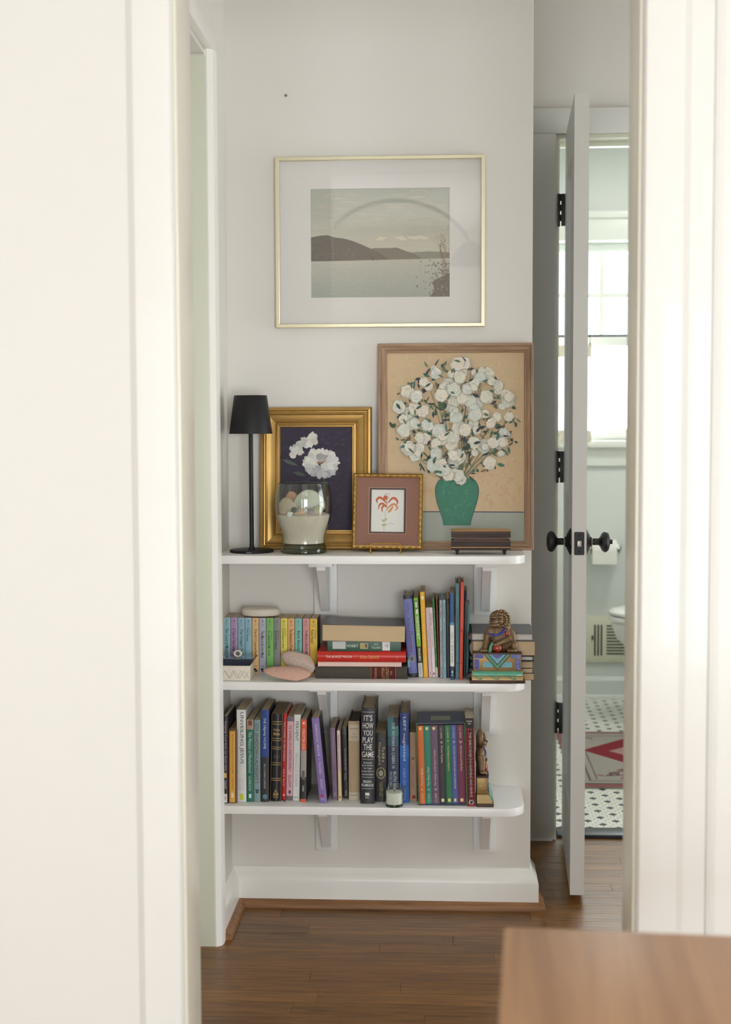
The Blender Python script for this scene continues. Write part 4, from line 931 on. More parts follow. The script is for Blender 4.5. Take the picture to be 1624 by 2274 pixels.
# ------------------------------------------------------------------ books
def book_parts(t, w, h, d, c, side=None, hard=False, bulge=0.0, pg=(206, 188, 158), texts=(), bands=(), rough=0.42):
    tk = 0.0026 if hard else 0.0007; ov = 0.0035 if hard else 0.0004; N = 6
    bulge = max(bulge, 0.0008)
    prof = lambda x: bulge * (2 * x / w - 1) ** 2
    o_ = [(0.0, d)] + [(w * i / N, prof(w * i / N)) for i in range(N + 1)] + [(w, d)]
    i_ = [(tk, d)] + [(tk + (w - 2 * tk) * i / N, prof(w * i / N) + tk) for i in range(N + 1)] + [(w - tk, d)]
    b = MB(); n = len(o_); m2 = 1 if side is not None else 0
    vs = [(x, y, z) for z in (0, h) for x, y in o_ + i_]
    T = 2 * n
    for k in range(n - 1):
        mi = m2 if k in (0, n - 2) else 0
        b.add([vs[k], vs[k + 1], vs[T + k + 1], vs[T + k]], [(0, 1, 2, 3)], mi)
        b.add([vs[n + k], vs[n + k + 1], vs[T + n + k + 1], vs[T + n + k]], [(3, 2, 1, 0)], mi)
        for o in (0, T): b.add([vs[o + k], vs[o + k + 1], vs[o + n + k + 1], vs[o + n + k]], [(0, 1, 2, 3)], mi)
    for k in (0, n - 1): b.add([vs[k], vs[n + k], vs[T + n + k], vs[T + k]], [(0, 1, 2, 3)], m2)
    ms = [mat(c, rough, var=0.05, scale=50)] + ([mat(side, rough, var=0.12, scale=14)] if side is not None else [])
    o = b.build('cover', ms, t, recalc=False); bm = bmesh.new(); bm.from_mesh(o.data); bmesh.ops.remove_doubles(bm, verts=bm.verts, dist=1e-6); bmesh.ops.recalc_face_normals(bm, faces=bm.faces); bm.to_mesh(o.data); bm.free()
    b = MB(); b.box(tk + 0.0001, w - tk - 0.0001, tk + bulge * 0.6 + 0.0004, d - ov, ov, h - ov); b.build('pages', paper(pg), t)
    for (f0, f1, bc) in bands:
        b = MB(); za, zb2 = h * (1 - f1), h * (1 - f0)
        vs = [(w * i / N, prof(w * i / N) - 0.0002, z) for z in (za, zb2) for i in range(N + 1)]
        b.add(vs, [(i, i + 1, N + 2 + i, N + 1 + i) for i in range(N)]); b.build('spine_band', mat(bc, rough, var=0.05, scale=50), t, recalc=False)
    for q_ in texts:
        s, f0, f1, u0, u1, tc_ = q_[:6]; mode = q_[6] if len(q_) > 6 else 'down'; shr = q_[7] if len(q_) > 7 else 0.0; bd = q_[8] if len(q_) > 8 else 0.0
        if s == '#':   # plain printed patch: box, emblem ground
            b = MB(); ns = 6 if u1 - u0 > 0.25 else 2; us_ = [u0 + (u1 - u0) * i / ns for i in range(ns + 1)]
            b.add([(w * u, min(prof(w * u), prof(w * 0.5) + 1) - 0.0003, h * (1 - f)) for f in (f1, f0) for u in us_], [(i, i + 1, ns + 2 + i, ns + 1 + i) for i in range(ns)]); b.build('printed_patch', ink(tc_), t, recalc=False)
        elif s == 'o':
            b = MB(); b.add([(w * ((u0 + u1) / 2 + (u1 - u0) / 2 * math.cos(a * math.pi / 10)), prof(w * ((u0 + u1) / 2 + (u1 - u0) / 2 * math.cos(a * math.pi / 10))) - 0.00032 - 0.00004 * (q_[5] != texts[0][5]), h * (1 - ((f0 + f1) / 2 + (f1 - f0) / 2 * math.sin(a * math.pi / 10)))) for a in range(20)], [tuple(range(20))]); b.build('printed_emblem', ink(tc_), t, recalc=False)
        else: lettering('lettering', s, t, w, h, prof, f0, f1, u0, u1, tc_, mode, shr, bd)
Z1, Z2, Z3, Z4 = (480, 1260, 4.274), (860, 1260, 4.274), (480, 1530, 5.075), (780, 1530, 4.06)
def zp(Z, x, y): return (Z[0] + x / Z[2], Z[1] + y / Z[2])
_prev = {}
def book(label, Z, xl, xr, yb, xt, yt, sz, c, group, d=0.135, yf=None, **k):
    """upright book from its spine: foot corners xl, xr at yb, head left corner xt at yt (measured on the photograph), shelf height sz"""
    pl, pr_ = zp(Z, xl, yb), zp(Z, xr, yb)
    if yf is None: yf = at((pl[0] + pr_[0]) / 2, pl[1], z=sz).y
    yf = max(-0.205, min(yf, -0.06))
    L, Rr = at(pl[0], pl[1], y=yf), at(pr_[0], pr_[1], y=yf); T = at(*zp(Z, xt, yt), y=yf)
    w = Rr.x - L.x; lean = math.atan2(T.x - L.x, T.z - sz); h = math.hypot(T.x - L.x, T.z - sz) ; w *= math.cos(lean)
    d = min(d, -yf - 0.006)
    t = thing('book', label, 'book', (L.x + 0.0002, yf, sz + 0.0003 + (w * math.sin(lean) if lean > 0 else 0)), (0, lean, 0), group)
    book_parts(t, w - 0.0004, h, d, c, **k)
    return t
def flat_book(label, px0, px1, z0, th, yf, d, c, group, rotz=0.0, spine='front', **k):
    """book lying flat with the spine (or the fore edge) to the front, head at the left"""
    L, Rr = at(px0, 1450, y=yf), at(px1, 1450, y=yf); h = Rr.x - L.x
    if spine == 'front':
        t = thing('book', label, 'book', (Rr.x, yf, z0), (0, R(-90), rotz), group)
    book_parts(t, th, h, d, c, **k)
    return t
# --- pastel paperback row, middle shelf
G = 'pastel mini paperbacks in a row'
BK = (52, 50, 48)
def pastel(label, x0, x1, c, title, f0, f1, small=None, low=True, **k):
    tx = [('#', 0.035, 0.042, 0.30, 0.70, (96, 92, 90)), ('#', 0.055, 0.075, 0.42, 0.58, (96, 92, 90)), ('#', 0.10, 0.104, 0.2, 0.8, (130, 126, 122)), ('#', 0.12, 0.124, 0.25, 0.75, (130, 126, 122)), ('#', 0.14, 0.144, 0.3, 0.7, (130, 126, 122)), (title, f0, f1, 0.24 if not small else 0.14, 0.74 if not small else 0.52, BK, 'down', 0, 0.008)]
    if small: tx.append((small, f0, f0 + 0.16, 0.60, 0.82, BK))
    if low: tx += [('#', 0.865, 0.872, 0.25, 0.75, BK), ('#', 0.905, 0.945, 0.22, 0.62, BK), ('#', 0.93, 0.975, 0.35, 0.8, BK)]
    return book(label, Z1, x0 + 2, x1 + 1, 1001, x0, 478 + (x0 - 70) * 0.014, S2, c, G, d=0.083, yf=-0.098, texts=tx, pg=(206, 186, 158), rough=0.5, **k)
pastel('pale blue paperback at the left end of the pastel row', 70, 137, (146, 186, 194), 'The Count of Monte Cristo', 0.19, 0.80)
pastel('mauve paperback, second in the pastel row', 139, 205, (178, 146, 182), 'A Tale of Two Cities', 0.19, 0.60)
pastel('pale blue paperback just right of the mauve one', 207, 273, (142, 182, 198), 'The Oregon Trail', 0.20, 0.66)
pastel('sky blue paperback just left of the peach one above the dark box lid', 275, 339, (146, 190, 206), 'Tom Sawyer', 0.17, 0.43, 'The Adventures of')
pastel('peach orange paperback between sky blue and grey lavender ones', 342, 406, (232, 188, 128), 'David Copperfield', 0.20, 0.70)
pastel('grey lavender paperback in the pastel row', 409, 474, (178, 180, 196), 'The Man in the Iron Mask', 0.23, 0.72)
pastel('light green paperback in the pastel row', 477, 547, (128, 190, 100), 'Dr. Jekyll and Mr. Hyde', 0.23, 0.68, 'The Strange Case of')
pastel('mid grey paperback in the pastel row', 549, 611, (142, 142, 138), 'Sherlock Holmes', 0.22, 0.56, 'The Adventures of')
pastel('lemon yellow paperback in the pastel row above the seashell', 613, 678, (228, 216, 92), 'Huckleberry Finn', 0.17, 0.54, 'The Adventures of')
pastel('apricot paperback between lemon yellow and aqua ones', 680, 745, (232, 178, 112), 'The Adventures of Robinson Crusoe', 0.19, 0.78)
pastel('aqua paperback in the pastel row', 748, 816, (130, 198, 188), 'Black Beauty', 0.22, 0.58)
pastel('pink paperback, second from the right of the pastel row', 822, 888, (222, 152, 154), 'The Mutiny on Board H.M.S. Bounty', 0.20, 0.80)
pastel('golden yellow paperback with dark cover at the right end of the pastel row', 890, 962, (238, 198, 74), 'Robin Hood', 0.20, 0.44, 'The Merry Adventures of', side=(52, 50, 34))

# --- flat stack in the middle of the shelf
G = 'books lying in the middle stack'
def pz(px, py, y): return at(px, py, y=y).z
zA = S2 + 0.0003; yfr = -0.158
tA = pz(800, 1480, yfr) - S2
t = flat_book('thick charcoal brown hardback with dark red label under the stack', 700, 905, zA, tA, -0.162, 0.145, (72, 66, 58), G, hard=True, bulge=0.004, rough=0.8,
    bands=[(0.598, 0.885, (84, 22, 28))], texts=[('#', 0.605, 0.609, 0, 1, (176, 138, 70)), ('#', 0.872, 0.876, 0, 1, (176, 138, 70)), ('THE', 0.815, 0.838, 0.30, 0.72, (176, 138, 70), 'flat2')[:6] + ('flat',)] )
for ch in list(t.children):
    if ch.name.startswith('lettering'): bpy.data.objects.remove(ch)
# label lettering runs across the spine, so it stands on its side while the book lies flat
hA = at(905, 1450, y=-0.162).x - at(700, 1450, y=-0.162).x
for s_, f0, f1, u0, u1 in (('Hawthorne', 0.640, 0.668, 0.10, 0.92), ('LETTER', 0.722, 0.752, 0.06, 0.96), ('SCARLET', 0.765, 0.797, 0.04, 0.98), ('THE', 0.815, 0.835, 0.34, 0.68)):
    lettering('lettering', s_, t, tA, hA, lambda x: 0.004 * (2 * x / tA - 1) ** 2, f0, f1, 1 - u1, 1 - u0, (186, 150, 84), 'flat')
zB = zA + tA + 0.0004; tB = 0.0105
flat_book('thin pale pink paperback between the red and the dark book', 706, 892, zB, tB, -0.163, 0.13, (232, 200, 188), G, side=(206, 170, 160), rough=0.7)
zC = zB + tB + 0.0004; tC = pz(800, 1446, yfr) - zC
flat_book('glossy red hardback with white and gold title in the stack', 705, 902, zC, tC, -0.170, 0.150, (196, 40, 30), G, hard=True, bulge=0.006, rough=0.3, texts=[('THE ALMOST MOON', 0.095, 0.385, 0.42, 0.66, (238, 222, 206)), ('#', 0.432, 0.434, 0.30, 0.75, (226, 150, 100)), ('Alice Sebold', 0.48, 0.69, 0.36, 0.70, (230, 172, 84)), ('VINTAGE', 0.89, 0.915, 0.35, 0.65, (226, 140, 110), 'flat')])
zD = zC + tC + 0.0004; tD = pz(800, 1422, yfr) - zD
flat_book('dark green paperback with stickers on its spine in the stack', 727.5, 890, zD, tD, -0.160, 0.13, (42, 84, 64), G, rough=0.35, texts=[('#', 0.07, 0.25, 0.20, 0.90, (196, 200, 194)), ('HOBBIT', 0.265, 0.42, 0.36, 0.62, (214, 220, 208)), ('#', 0.45, 0.555, 0.22, 0.75, (196, 182, 122)), ('#', 0.465, 0.50, 0.30, 0.66, (176, 140, 74)), ('#', 0.51, 0.545, 0.32, 0.70, (62, 62, 70)), ('J.R.R.', 0.635, 0.70, 0.52, 0.74, (214, 220, 208)), ('TOLKIEN', 0.60, 0.73, 0.22, 0.44, (214, 220, 208)), ('#', 0.75, 0.855, 0.0, 0.98, (226, 224, 222)), ('#', 0.75, 0.855, 0.0, 0.07, (196, 60, 70)), ('#', 0.785, 0.81, 0.50, 0.56, (60, 60, 60)), ('#', 0.815, 0.822, 0.30, 0.70, (60, 60, 60))])
# thick paperback with its fore edge to the front
zE = zD + tD + 0.0004; tE = pz(800, 1384, yfr) - zE
L, Rr = at(716, 1400, y=-0.168), at(899, 1404, y=-0.168)
t = thing('book', 'thick tan paged paperback with dark printed cover on top of the stack', 'book', (L.x, -0.168, zE), (0, R(0.6), 0), G); wE = Rr.x - L.x
b = MB(); b.add([(0, 0.004, 0), (wE, 0.0, 0), (wE, 0.125, 0), (0.002, 0.125, 0), (0.0005, 0.003, tE * 0.93), (wE, 0.0, tE * 0.90), (wE, 0.125, tE * 0.93), (0.002, 0.125, tE * 0.97)], [(3, 2, 1, 0), (4, 5, 6, 7), (0, 1, 5, 4), (1, 2, 6, 5), (2, 3, 7, 6), (3, 0, 4, 7)]); b.build('pages', paper((212, 186, 148), 2), t)
b = MB(); n = 12; vs = []
for dz in (0.0, 0.0012):
    for y_ in (-0.001, 0.128):
        for i in range(n + 1):
            u = i / n; vs.append((wE * u - 0.001 * (1 - u), y_, tE * (0.91 + 0.085 * (1 - u) ** 3) + dz))
m_ = n + 1
fs = [(i, i + 1, m_ + i + 1, m_ + i) for i in range(n)] + [(2 * m_ + m_ + i, 2 * m_ + m_ + i + 1, 2 * m_ + i + 1, 2 * m_ + i) for i in range(n)] + [(2 * m_ + i, 2 * m_ + i + 1, i + 1, i) for i in range(n)] + [(m_ + i, m_ + i + 1, 3 * m_ + i + 1, 3 * m_ + i) for i in range(n)] + [(0, m_, 3 * m_, 2 * m_), (n, 2 * m_ + n, 3 * m_ + n, m_ + n)]
b.add(vs, fs); b.build('cover', mat((74, 68, 70), 0.35, var=0.35, scale=60), t, smooth=40)
b = MB(); b.box(0.003, wE - 0.001, 0.002, 0.127, -0.0008, -0.0001); b.build('back_cover', mat((150, 120, 84), 0.6), t)

# --- upright books right of the stack
G = 'upright books on the middle shelf'
W_ = (236, 234, 228)
book('blue violet hardback with dark ends, right of the lying stack', Z2, 205, 292, 1043, 150, 270, S2, (112, 118, 180), G, d=0.12, hard=True, bulge=0.002, bands=[(0, 0.045, (38, 36, 46)), (0.955, 1, (38, 36, 46))], texts=[('DICAMILLO', 0.085, 0.22, 0.38, 0.58, (70, 62, 96)), ('The Tale of', 0.27, 0.42, 0.30, 0.62, (84, 56, 110), 'down', 0.3), ('Despereaux', 0.43, 0.70, 0.22, 0.74, (112, 52, 86), 'down', 0.3), ('o', 0.735, 0.82, 0.14, 0.84, (150, 152, 150)), ('o', 0.75, 0.805, 0.32, 0.70, (92, 96, 100)), ('#', 0.79, 0.88, -0.02, 0.24, (140, 200, 206)), ('CANDLEWICK', 0.915, 0.925, 0.15, 0.85, (74, 70, 110), 'flat')])
book('lime green and black paperback with white title', Z2, 300, 344, 1045, 249, 293, S2, (126, 184, 52), G, bands=[(0.61, 0.82, (52, 54, 36)), (0.82, 1.0, (206, 206, 200))], texts=[('#', 0.03, 0.16, 0.1, 0.8, (86, 130, 44)), ('#', 0.05, 0.12, 0.3, 0.7, W_), ('#', 0.14, 0.20, 0.35, 0.8, W_), ('HATCHET', 0.24, 0.52, 0.25, 0.80, W_, 'down', 0, 0.01), ('PAULSEN', 0.635, 0.785, 0.30, 0.74, W_, 'down', 0, 0.01), ('THE NEWBERY HONOR', 0.84, 0.96, 0.35, 0.6, (90, 90, 88))])
book('warm yellow tall paperback with pale title', Z2, 347, 391, 1046, 311, 235, S2, (238, 178, 30), G, texts=[('o', 0.045, 0.09, 0.15, 0.85, (244, 232, 190)), ('ANNE OF GREEN GABLES', 0.37, 0.65, 0.35, 0.68, (250, 222, 140)), ('MONTGOMERY', 0.77, 0.92, 0.35, 0.62, (250, 222, 140))])
book('pale rose thin paperback beside the yellow one', Z2, 396, 430, 1046, 365, 383, S2, (222, 190, 196), G, texts=[('THE QUEEN OF TREES', 0.30, 0.58, 0.35, 0.62, (190, 160, 168)), ('o', 0.92, 0.95, 0.3, 0.7, (190, 150, 160))])
book('pinkish white thin paperback with dark lettering', Z2, 431, 463, 1046, 399, 383, S2, (236, 216, 218), G, texts=[('Wallhouse', 0.08, 0.26, 0.2, 0.70, (84, 52, 60)), ('NORMAN ROCKWELL', 0.29, 0.57, 0.35, 0.6, (84, 52, 60)), ('o', 0.93, 0.96, 0.2, 0.8, (150, 60, 80))])
book('narrow green paperback between pink and orange brown ones', Z2, 464, 484, 1045, 430, 305, S2, (38, 124, 66), G, bands=[(0.87, 1, (214, 216, 208))], texts=[('MR POPPER\'S PENGUINS', 0.12, 0.62, 0.3, 0.72, (196, 214, 190)), ('ATWATER', 0.70, 0.78, 0.3, 0.7, (196, 214, 190))])
book('narrow orange brown paperback beside the green one', Z2, 486, 502, 1040, 462, 303, S2, (150, 78, 38), G, d=0.12)
book('pale grey slim hardback beside a light blue twin', Z2, 504, 531, 1052, 496, 312, S2, (166, 172, 178), G, hard=True, texts=[('MILNE', 0.05, 0.10, 0.3, 0.68, (70, 74, 80)), ('SHEPARD', 0.14, 0.22, 0.3, 0.68, (70, 74, 80)), ('Eeyore Has a Birthday', 0.40, 0.70, 0.25, 0.72, (58, 60, 66)), ('DUTTON', 0.86, 0.96, 0.3, 0.7, (58, 60, 66))])
book('light blue slim hardback beside a pale grey twin', Z2, 533, 563, 1052, 525, 312, S2, (146, 186, 198), G, hard=True, texts=[('MILNE', 0.05, 0.12, 0.3, 0.68, (60, 84, 92)), ('SHEPARD', 0.13, 0.23, 0.3, 0.68, (60, 84, 92)), ('Christopher Robin Leads an Expotition', 0.28, 0.80, 0.25, 0.72, (52, 74, 84), 'down', 0.25), ('DUTTON', 0.86, 0.96, 0.3, 0.7, (52, 74, 84))])
book('black paperback between the light blue and the navy and white ones', Z2, 566, 599, 1046, 558, 297, S2, (34, 32, 34), G, texts=[('THE JUNGLE BOOK', 0.06, 0.34, 0.50, 0.80, (150, 140, 120))])
book('white paperback with navy head and foot and a cyan line', Z2, 600, 640, 1067, 595, 251, S2, (226, 226, 222), G, bands=[(0, 0.335, (30, 82, 124)), (0.335, 0.365, (58, 150, 190)), (0.845, 1.0, (30, 54, 92))], texts=[('Night', 0.45, 0.53, 0.25, 0.70, (150, 156, 168)), ('#', 0.557, 0.562, 0.15, 0.9, (150, 150, 150)), ('ELIE WIESEL', 0.60, 0.81, 0.30, 0.66, (110, 116, 128)), ('o', 0.895, 0.925, 0.3, 0.7, (200, 214, 230)), ('#', 0.94, 0.955, 0.2, 0.8, (140, 160, 196))])
book('tall muted teal slim hardback beside the red orange one', Z2, 648, 684, 1062, 650, 152, S2, (84, 126, 136), G, hard=True, d=0.13, texts=[('20,000 LEAGUES UNDER THE SEA', 0.26, 0.62, 0.32, 0.68, (52, 78, 90)), ('o', 0.825, 0.84, 0.35, 0.65, (34, 40, 44)), ('VERNE', 0.86, 0.92, 0.34, 0.64, (58, 84, 94))])
book('tall red orange slim hardback', Z2, 685, 718, 1066, 697, 143, S2, (204, 72, 46), G, hard=True, d=0.12, texts=[('KING ARTHUR', 0.28, 0.45, 0.32, 0.68, (232, 150, 120)), ('o', 0.49, 0.51, 0.3, 0.7, (120, 34, 30)), ('o', 0.825, 0.84, 0.35, 0.65, (60, 24, 20)), ('PYLE', 0.86, 0.92, 0.34, 0.64, (226, 130, 100))])
book('narrow dark slate paperback right of the red orange one', Z2, 724, 744, 1040, 741, 225, S2, (70, 80, 84), G, d=0.10, bands=[(0, 0.12, (34, 40, 92))])
book('dark teal slim booklet at the right end of the upright books', Z2, 747, 772, 1040, 757, 352, S2, (58, 112, 112), G, d=0.09)

# --- lying stack behind the lion bookend, fore edges to the front
G = 'books lying behind the lion bookend'
def pile_book(label, px0, px1, py0, py1, yf, cover, pg, spine=None, hard=False, d=0.145, top=None, rotz=0.0):
    z0, z1 = pz(1115, py1, yf), pz(1115, py0, yf); L, Rr = at(px0, py1, y=yf), at(px1, py1, y=yf); w = Rr.x - L.x; h = z1 - z0
    z0 = max(z0, S2 + 0.0004); h = z1 - z0
    t = thing('book', label, 'book', (L.x, yf, z0), (0, 0, rotz), G); tk = 0.0024 if hard else 0.0009; ov = 0.004 if hard else 0.0003; d = min(d, -yf - 0.004)
    b = MB(); b.box(0.004, w - ov, ov, d - ov, tk, h - tk); b.build('pages', paper(pg, 2), t)
    b = MB(); b.box(0.004, w, 0, d, 0, tk); b.build('back_cover', mat(cover, 0.5, var=0.08), t)
    b = MB(); b.box(0.004, w, 0, d, h - tk, h); b.build('front_cover', mat(top or cover, 0.5, var=0.08), t)
    sp_ = [(0.006, 0.0)] + [(0.004 - 0.006 * math.sin(math.pi * i / 8) - 0.001, h * i / 8) for i in range(9)] + [(0.006, h)]
    b = MB(); b.prism(sp_, 1, 0, d); b.build('spine', mat(spine or cover, 0.5, var=0.08), t, smooth=50)
    return z0
pile_book('tan paperback at the bottom of the stack behind the lion', 1041, 1186, 1495, 1519.5, -0.165, (66, 52, 44), (206, 178, 142), d=0.15)
pile_book('thin cream paged book, second from the bottom behind the lion', 1045, 1183, 1484, 1494.5, -0.160, (52, 56, 52), (210, 190, 156))
pile_book('dark green covered tan paged book behind the lion', 1048, 1183, 1468.5, 1483.5, -0.160, (30, 50, 44), (206, 182, 146), d=0.14)
pile_book('white paged maroon spined hardback in the stack behind the lion', 1047, 1186.5, 1456, 1468, -0.165, (36, 30, 30), (226, 222, 214), spine=(58, 34, 34), hard=True)
pile_book('thick tan paged paperback behind the lion chest', 1046, 1188, 1424, 1455.5, -0.168, (118, 96, 76), (210, 186, 150))
pile_book('grey covered hardback with maroon spine on top behind the lion', 1043, 1186, 1406, 1423.5, -0.162, (98, 98, 100), (228, 220, 210), spine=(62, 40, 40), hard=True, d=0.152, top=(104, 104, 106))

# --- lowest shelf
G = 'upright books on the lowest shelf'
book('black paperback at the far left of the lowest shelf', Z3, 88, 131, 1292, 85, 308, S3, (40, 34, 44), G, side=(44, 38, 44), texts=[('Keeping Your Kids on God\'s Side', 0.06, 0.63, 0.2, 0.72, (206, 196, 206)), ('#', 0.65, 0.705, 0.1, 0.75, (226, 186, 96)), ('CRAIN', 0.735, 0.83, 0.2, 0.7, (214, 206, 210)), ('#', 0.89, 0.99, 0.12, 0.86, (228, 226, 222)), ('F', 0.92, 0.96, 0.3, 0.65, (60, 50, 60), 'flat')])
book('mustard paperback with brown edges, second on the lowest shelf', Z3, 138, 234, 1287, 138, 466, S3, (96, 58, 34), G, pg=(190, 160, 120), texts=[('#', 0.012, 0.99, 0.14, 0.80, (226, 170, 72)), ('PRAYING the Scriptures for Your CHILDREN', 0.05, 0.60, 0.38, 0.60, (96, 66, 40)), ('JODIE BERNDT', 0.64, 0.83, 0.38, 0.58, (96, 66, 40)), ('#', 0.86, 0.925, 0.34, 0.62, (240, 226, 196))])
book('wide white paperback with tall thin capital lettering', Z3, 240, 343, 1272, 231, 236, S3, (226, 227, 222), G, texts=[('UNVEILING JESUS', 0.025, 0.585, 0.28, 0.76, (62, 62, 62)), ('TRICIA', 0.735, 0.88, 0.52, 0.74, (196, 196, 190)), ('GUNN', 0.745, 0.875, 0.20, 0.42, (196, 196, 190)), ('#', 0.915, 0.98, 0.28, 0.68, (206, 210, 44))])
book('teal green paperback with cream script title', Z3, 346, 425, 1272, 344, 347, S3, (30, 110, 88), G, side=(60, 56, 50), bands=[(0, 0.12, (168, 140, 120))], texts=[('#', 0.01, 0.07, 0.25, 0.8, (110, 66, 50)), ('The Mission of Motherhood', 0.15, 0.65, 0.26, 0.70, (206, 220, 200), 'down', 0.25), ('CLARKSON', 0.685, 0.865, 0.28, 0.64, (206, 220, 200)), ('#', 0.905, 0.955, 0.3, 0.65, (220, 228, 214))])
book('grey blue paperback with maroon capital lettering', Z3, 428, 500, 1272, 428, 351, S3, (132, 158, 160), G, texts=[('ELISABETH', 0.04, 0.13, 0.55, 0.78, (54, 70, 78)), ('ELLIOT', 0.045, 0.135, 0.18, 0.48, (54, 70, 78)), ('SHADOW', 0.16, 0.42, 0.16, 0.70, (112, 66, 70)), ('of the', 0.425, 0.475, 0.28, 0.62, (112, 66, 70), 'down', 0.3), ('ALMIGHTY', 0.485, 0.78, 0.16, 0.70, (112, 66, 70)), ('#', 0.85, 0.865, 0.2, 0.8, (40, 50, 52)), ('#', 0.87, 0.895, 0.3, 0.7, (40, 50, 52))])
book('tall royal blue paperback with charcoal lower spine', Z3, 506, 594, 1273, 508, 236, S3, (38, 70, 142), G, side=(46, 44, 46), bands=[(0.515, 1.0, (46, 42, 46))], texts=[('THE', 0.09, 0.15, 0.32, 0.60, (214, 218, 224)), ('Lifegiving', 0.165, 0.285, 0.24, 0.66, (214, 218, 224), 'down', 0.3), ('HOME', 0.30, 0.425, 0.32, 0.62, (214, 218, 224)), ('SALLY & SARAH CLARKSON', 0.585, 0.855, 0.36, 0.60, (190, 186, 184)), ('#', 0.925, 0.965, 0.25, 0.42, (88, 150, 170)), ('#', 0.915, 0.975, 0.48, 0.60, (120, 170, 186)), ('#', 0.925, 0.965, 0.66, 0.80, (88, 150, 170))])
gold = (190, 158, 92)
book('black leather bible with gold bands and lettering', Z3, 604, 735, 1268, 622, 287, S3, (26, 24, 24), G, bulge=0.006, d=0.15, rough=0.35, pg=(150, 132, 104), texts=[('#', f, f + 0.006, 0.10, 0.90, gold) for f in (0.085, 0.112, 0.275, 0.300, 0.375, 0.397, 0.555, 0.578, 0.735, 0.757)] + [('Holy', 0.165, 0.20, 0.22, 0.76, gold, 'flat', 0, 0.02), ('Bible', 0.208, 0.243, 0.22, 0.76, gold, 'flat', 0, 0.02), ('New', 0.462, 0.475, 0.40, 0.62, (140, 116, 70), 'flat'), ('International', 0.480, 0.492, 0.22, 0.80, (140, 116, 70), 'flat'), ('Version', 0.497, 0.509, 0.36, 0.66, (140, 116, 70), 'flat'), ('B', 0.868, 0.895, 0.42, 0.58, gold, 'flat', 0, 0.01), ('&B', 0.90, 0.935, 0.28, 0.74, gold, 'flat', 0, 0.01), ('#', 0.945, 0.949, 0.3, 0.72, gold), ('#', 0.957, 0.961, 0.3, 0.72, gold)])
b = MB(); p0 = at(*zp(Z3, 735, 1255), y=-0.165); b.add([(p0.x + 0.001 + 0.0022 * k + 0.004 * i, p0.y - 0.002 * i, S3 + 0.004 - 0.0017 * i + 0.0004 * k * 0) for i in range(3) for k in (0, 1)] + [(p0.x + 0.001 + 0.0022 * k + 0.004 * i, p0.y + 0.003 - 0.002 * i, S3 + 0.0046 - 0.0017 * i) for i in range(3) for k in (0, 1)], [(0, 1, 3, 2), (2, 3, 5, 4), (6, 8, 9, 7), (8, 10, 11, 9), (0, 6, 7, 1), (4, 5, 11, 10), (0, 2, 8, 6), (2, 4, 10, 8), (1, 7, 9, 3), (3, 9, 11, 5)])
tag(b.build('ribbon_bookmark', mat((66, 48, 44), 0.6)), 'dark ribbon bookmark end lying on the shelf beside the bible', 'bookmark')
book('bright red paperback with white capital lettering on the lowest shelf', Z3, 737, 786, 1252, 749, 279, S3, (202, 34, 30), G, texts=[('THE GOSPEL IN TEN WORDS', 0.095, 0.55, 0.28, 0.66, (240, 208, 190)), ('PAUL ELLIS', 0.645, 0.84, 0.28, 0.64, (240, 208, 190)), ('o', 0.93, 0.955, 0.35, 0.75, (240, 214, 200))])
book('rose pink paperback with purple lettering and grey ends', Z3, 790, 864, 1257, 803, 312, S3, (226, 172, 178), G, bands=[(0, 0.058, (112, 104, 118)), (0.945, 1, (112, 100, 112))], texts=[('THE SHAPING OF A CHRISTIAN FAMILY', 0.10, 0.65, 0.28, 0.72, (84, 62, 100), 'down', 0.15), ('ELLIOT', 0.70, 0.845, 0.28, 0.72, (84, 62, 100), 'down', 0.15), ('#', 0.88, 0.92, 0.35, 0.7, (84, 62, 110))])
book('narrow white paperback with black title beside the rose pink one', Z3, 866, 940, 1260, 881, 291, S3, (226, 227, 222), G, texts=[('FERVENT', 0.08, 0.305, 0.22, 0.68, (66, 66, 66)), ('PRISCILLA SHIRER', 0.45, 0.84, 0.26, 0.60, (178, 176, 172)), ('BN', 0.95, 0.975, 0.2, 0.75, (120, 120, 116), 'flat')])
book('orange grey and black paperback showing its dark cover', Z3, 950, 1015, 1274, 958, 346, S3, (226, 88, 46), G, side=(48, 44, 42), bands=[(0.375, 0.70, (168, 160, 154)), (0.70, 0.965, (34, 32, 32))], texts=[('#', 0.03, 0.06, 0.3, 0.65, (240, 220, 200)), ('FORGOTTEN', 0.115, 0.275, 0.22, 0.68, (246, 226, 208)), ('GOD', 0.29, 0.365, 0.22, 0.68, (246, 226, 208)), ('#', 0.62, 0.73, 0.2, 0.75, (110, 104, 100)), ('CHAN', 0.80, 0.87, 0.32, 0.62, (236, 234, 230))])
book('leaning lavender paperback with white lettering', Z3, 1167, 1254, 1288, 1074, 332, S3, (132, 110, 172), G, d=0.088, side=(60, 52, 68), texts=[('HOMEOPATHIC MEDICINE', 0.07, 0.45, 0.34, 0.66, (214, 206, 222)), ('for', 0.475, 0.495, 0.40, 0.60, (214, 206, 222)), ('CHILDREN', 0.515, 0.66, 0.34, 0.64, (214, 206, 222)), ('and', 0.672, 0.70, 0.40, 0.60, (220, 110, 120)), ('INFANTS', 0.72, 0.835, 0.34, 0.64, (214, 206, 222)), ('#', 0.90, 0.93, 0.28, 0.58, (190, 40, 50)), ('#', 0.945, 0.949, 0.2, 0.7, (200, 190, 214)), ('#', 0.96, 0.964, 0.2, 0.7, (200, 190, 214))])
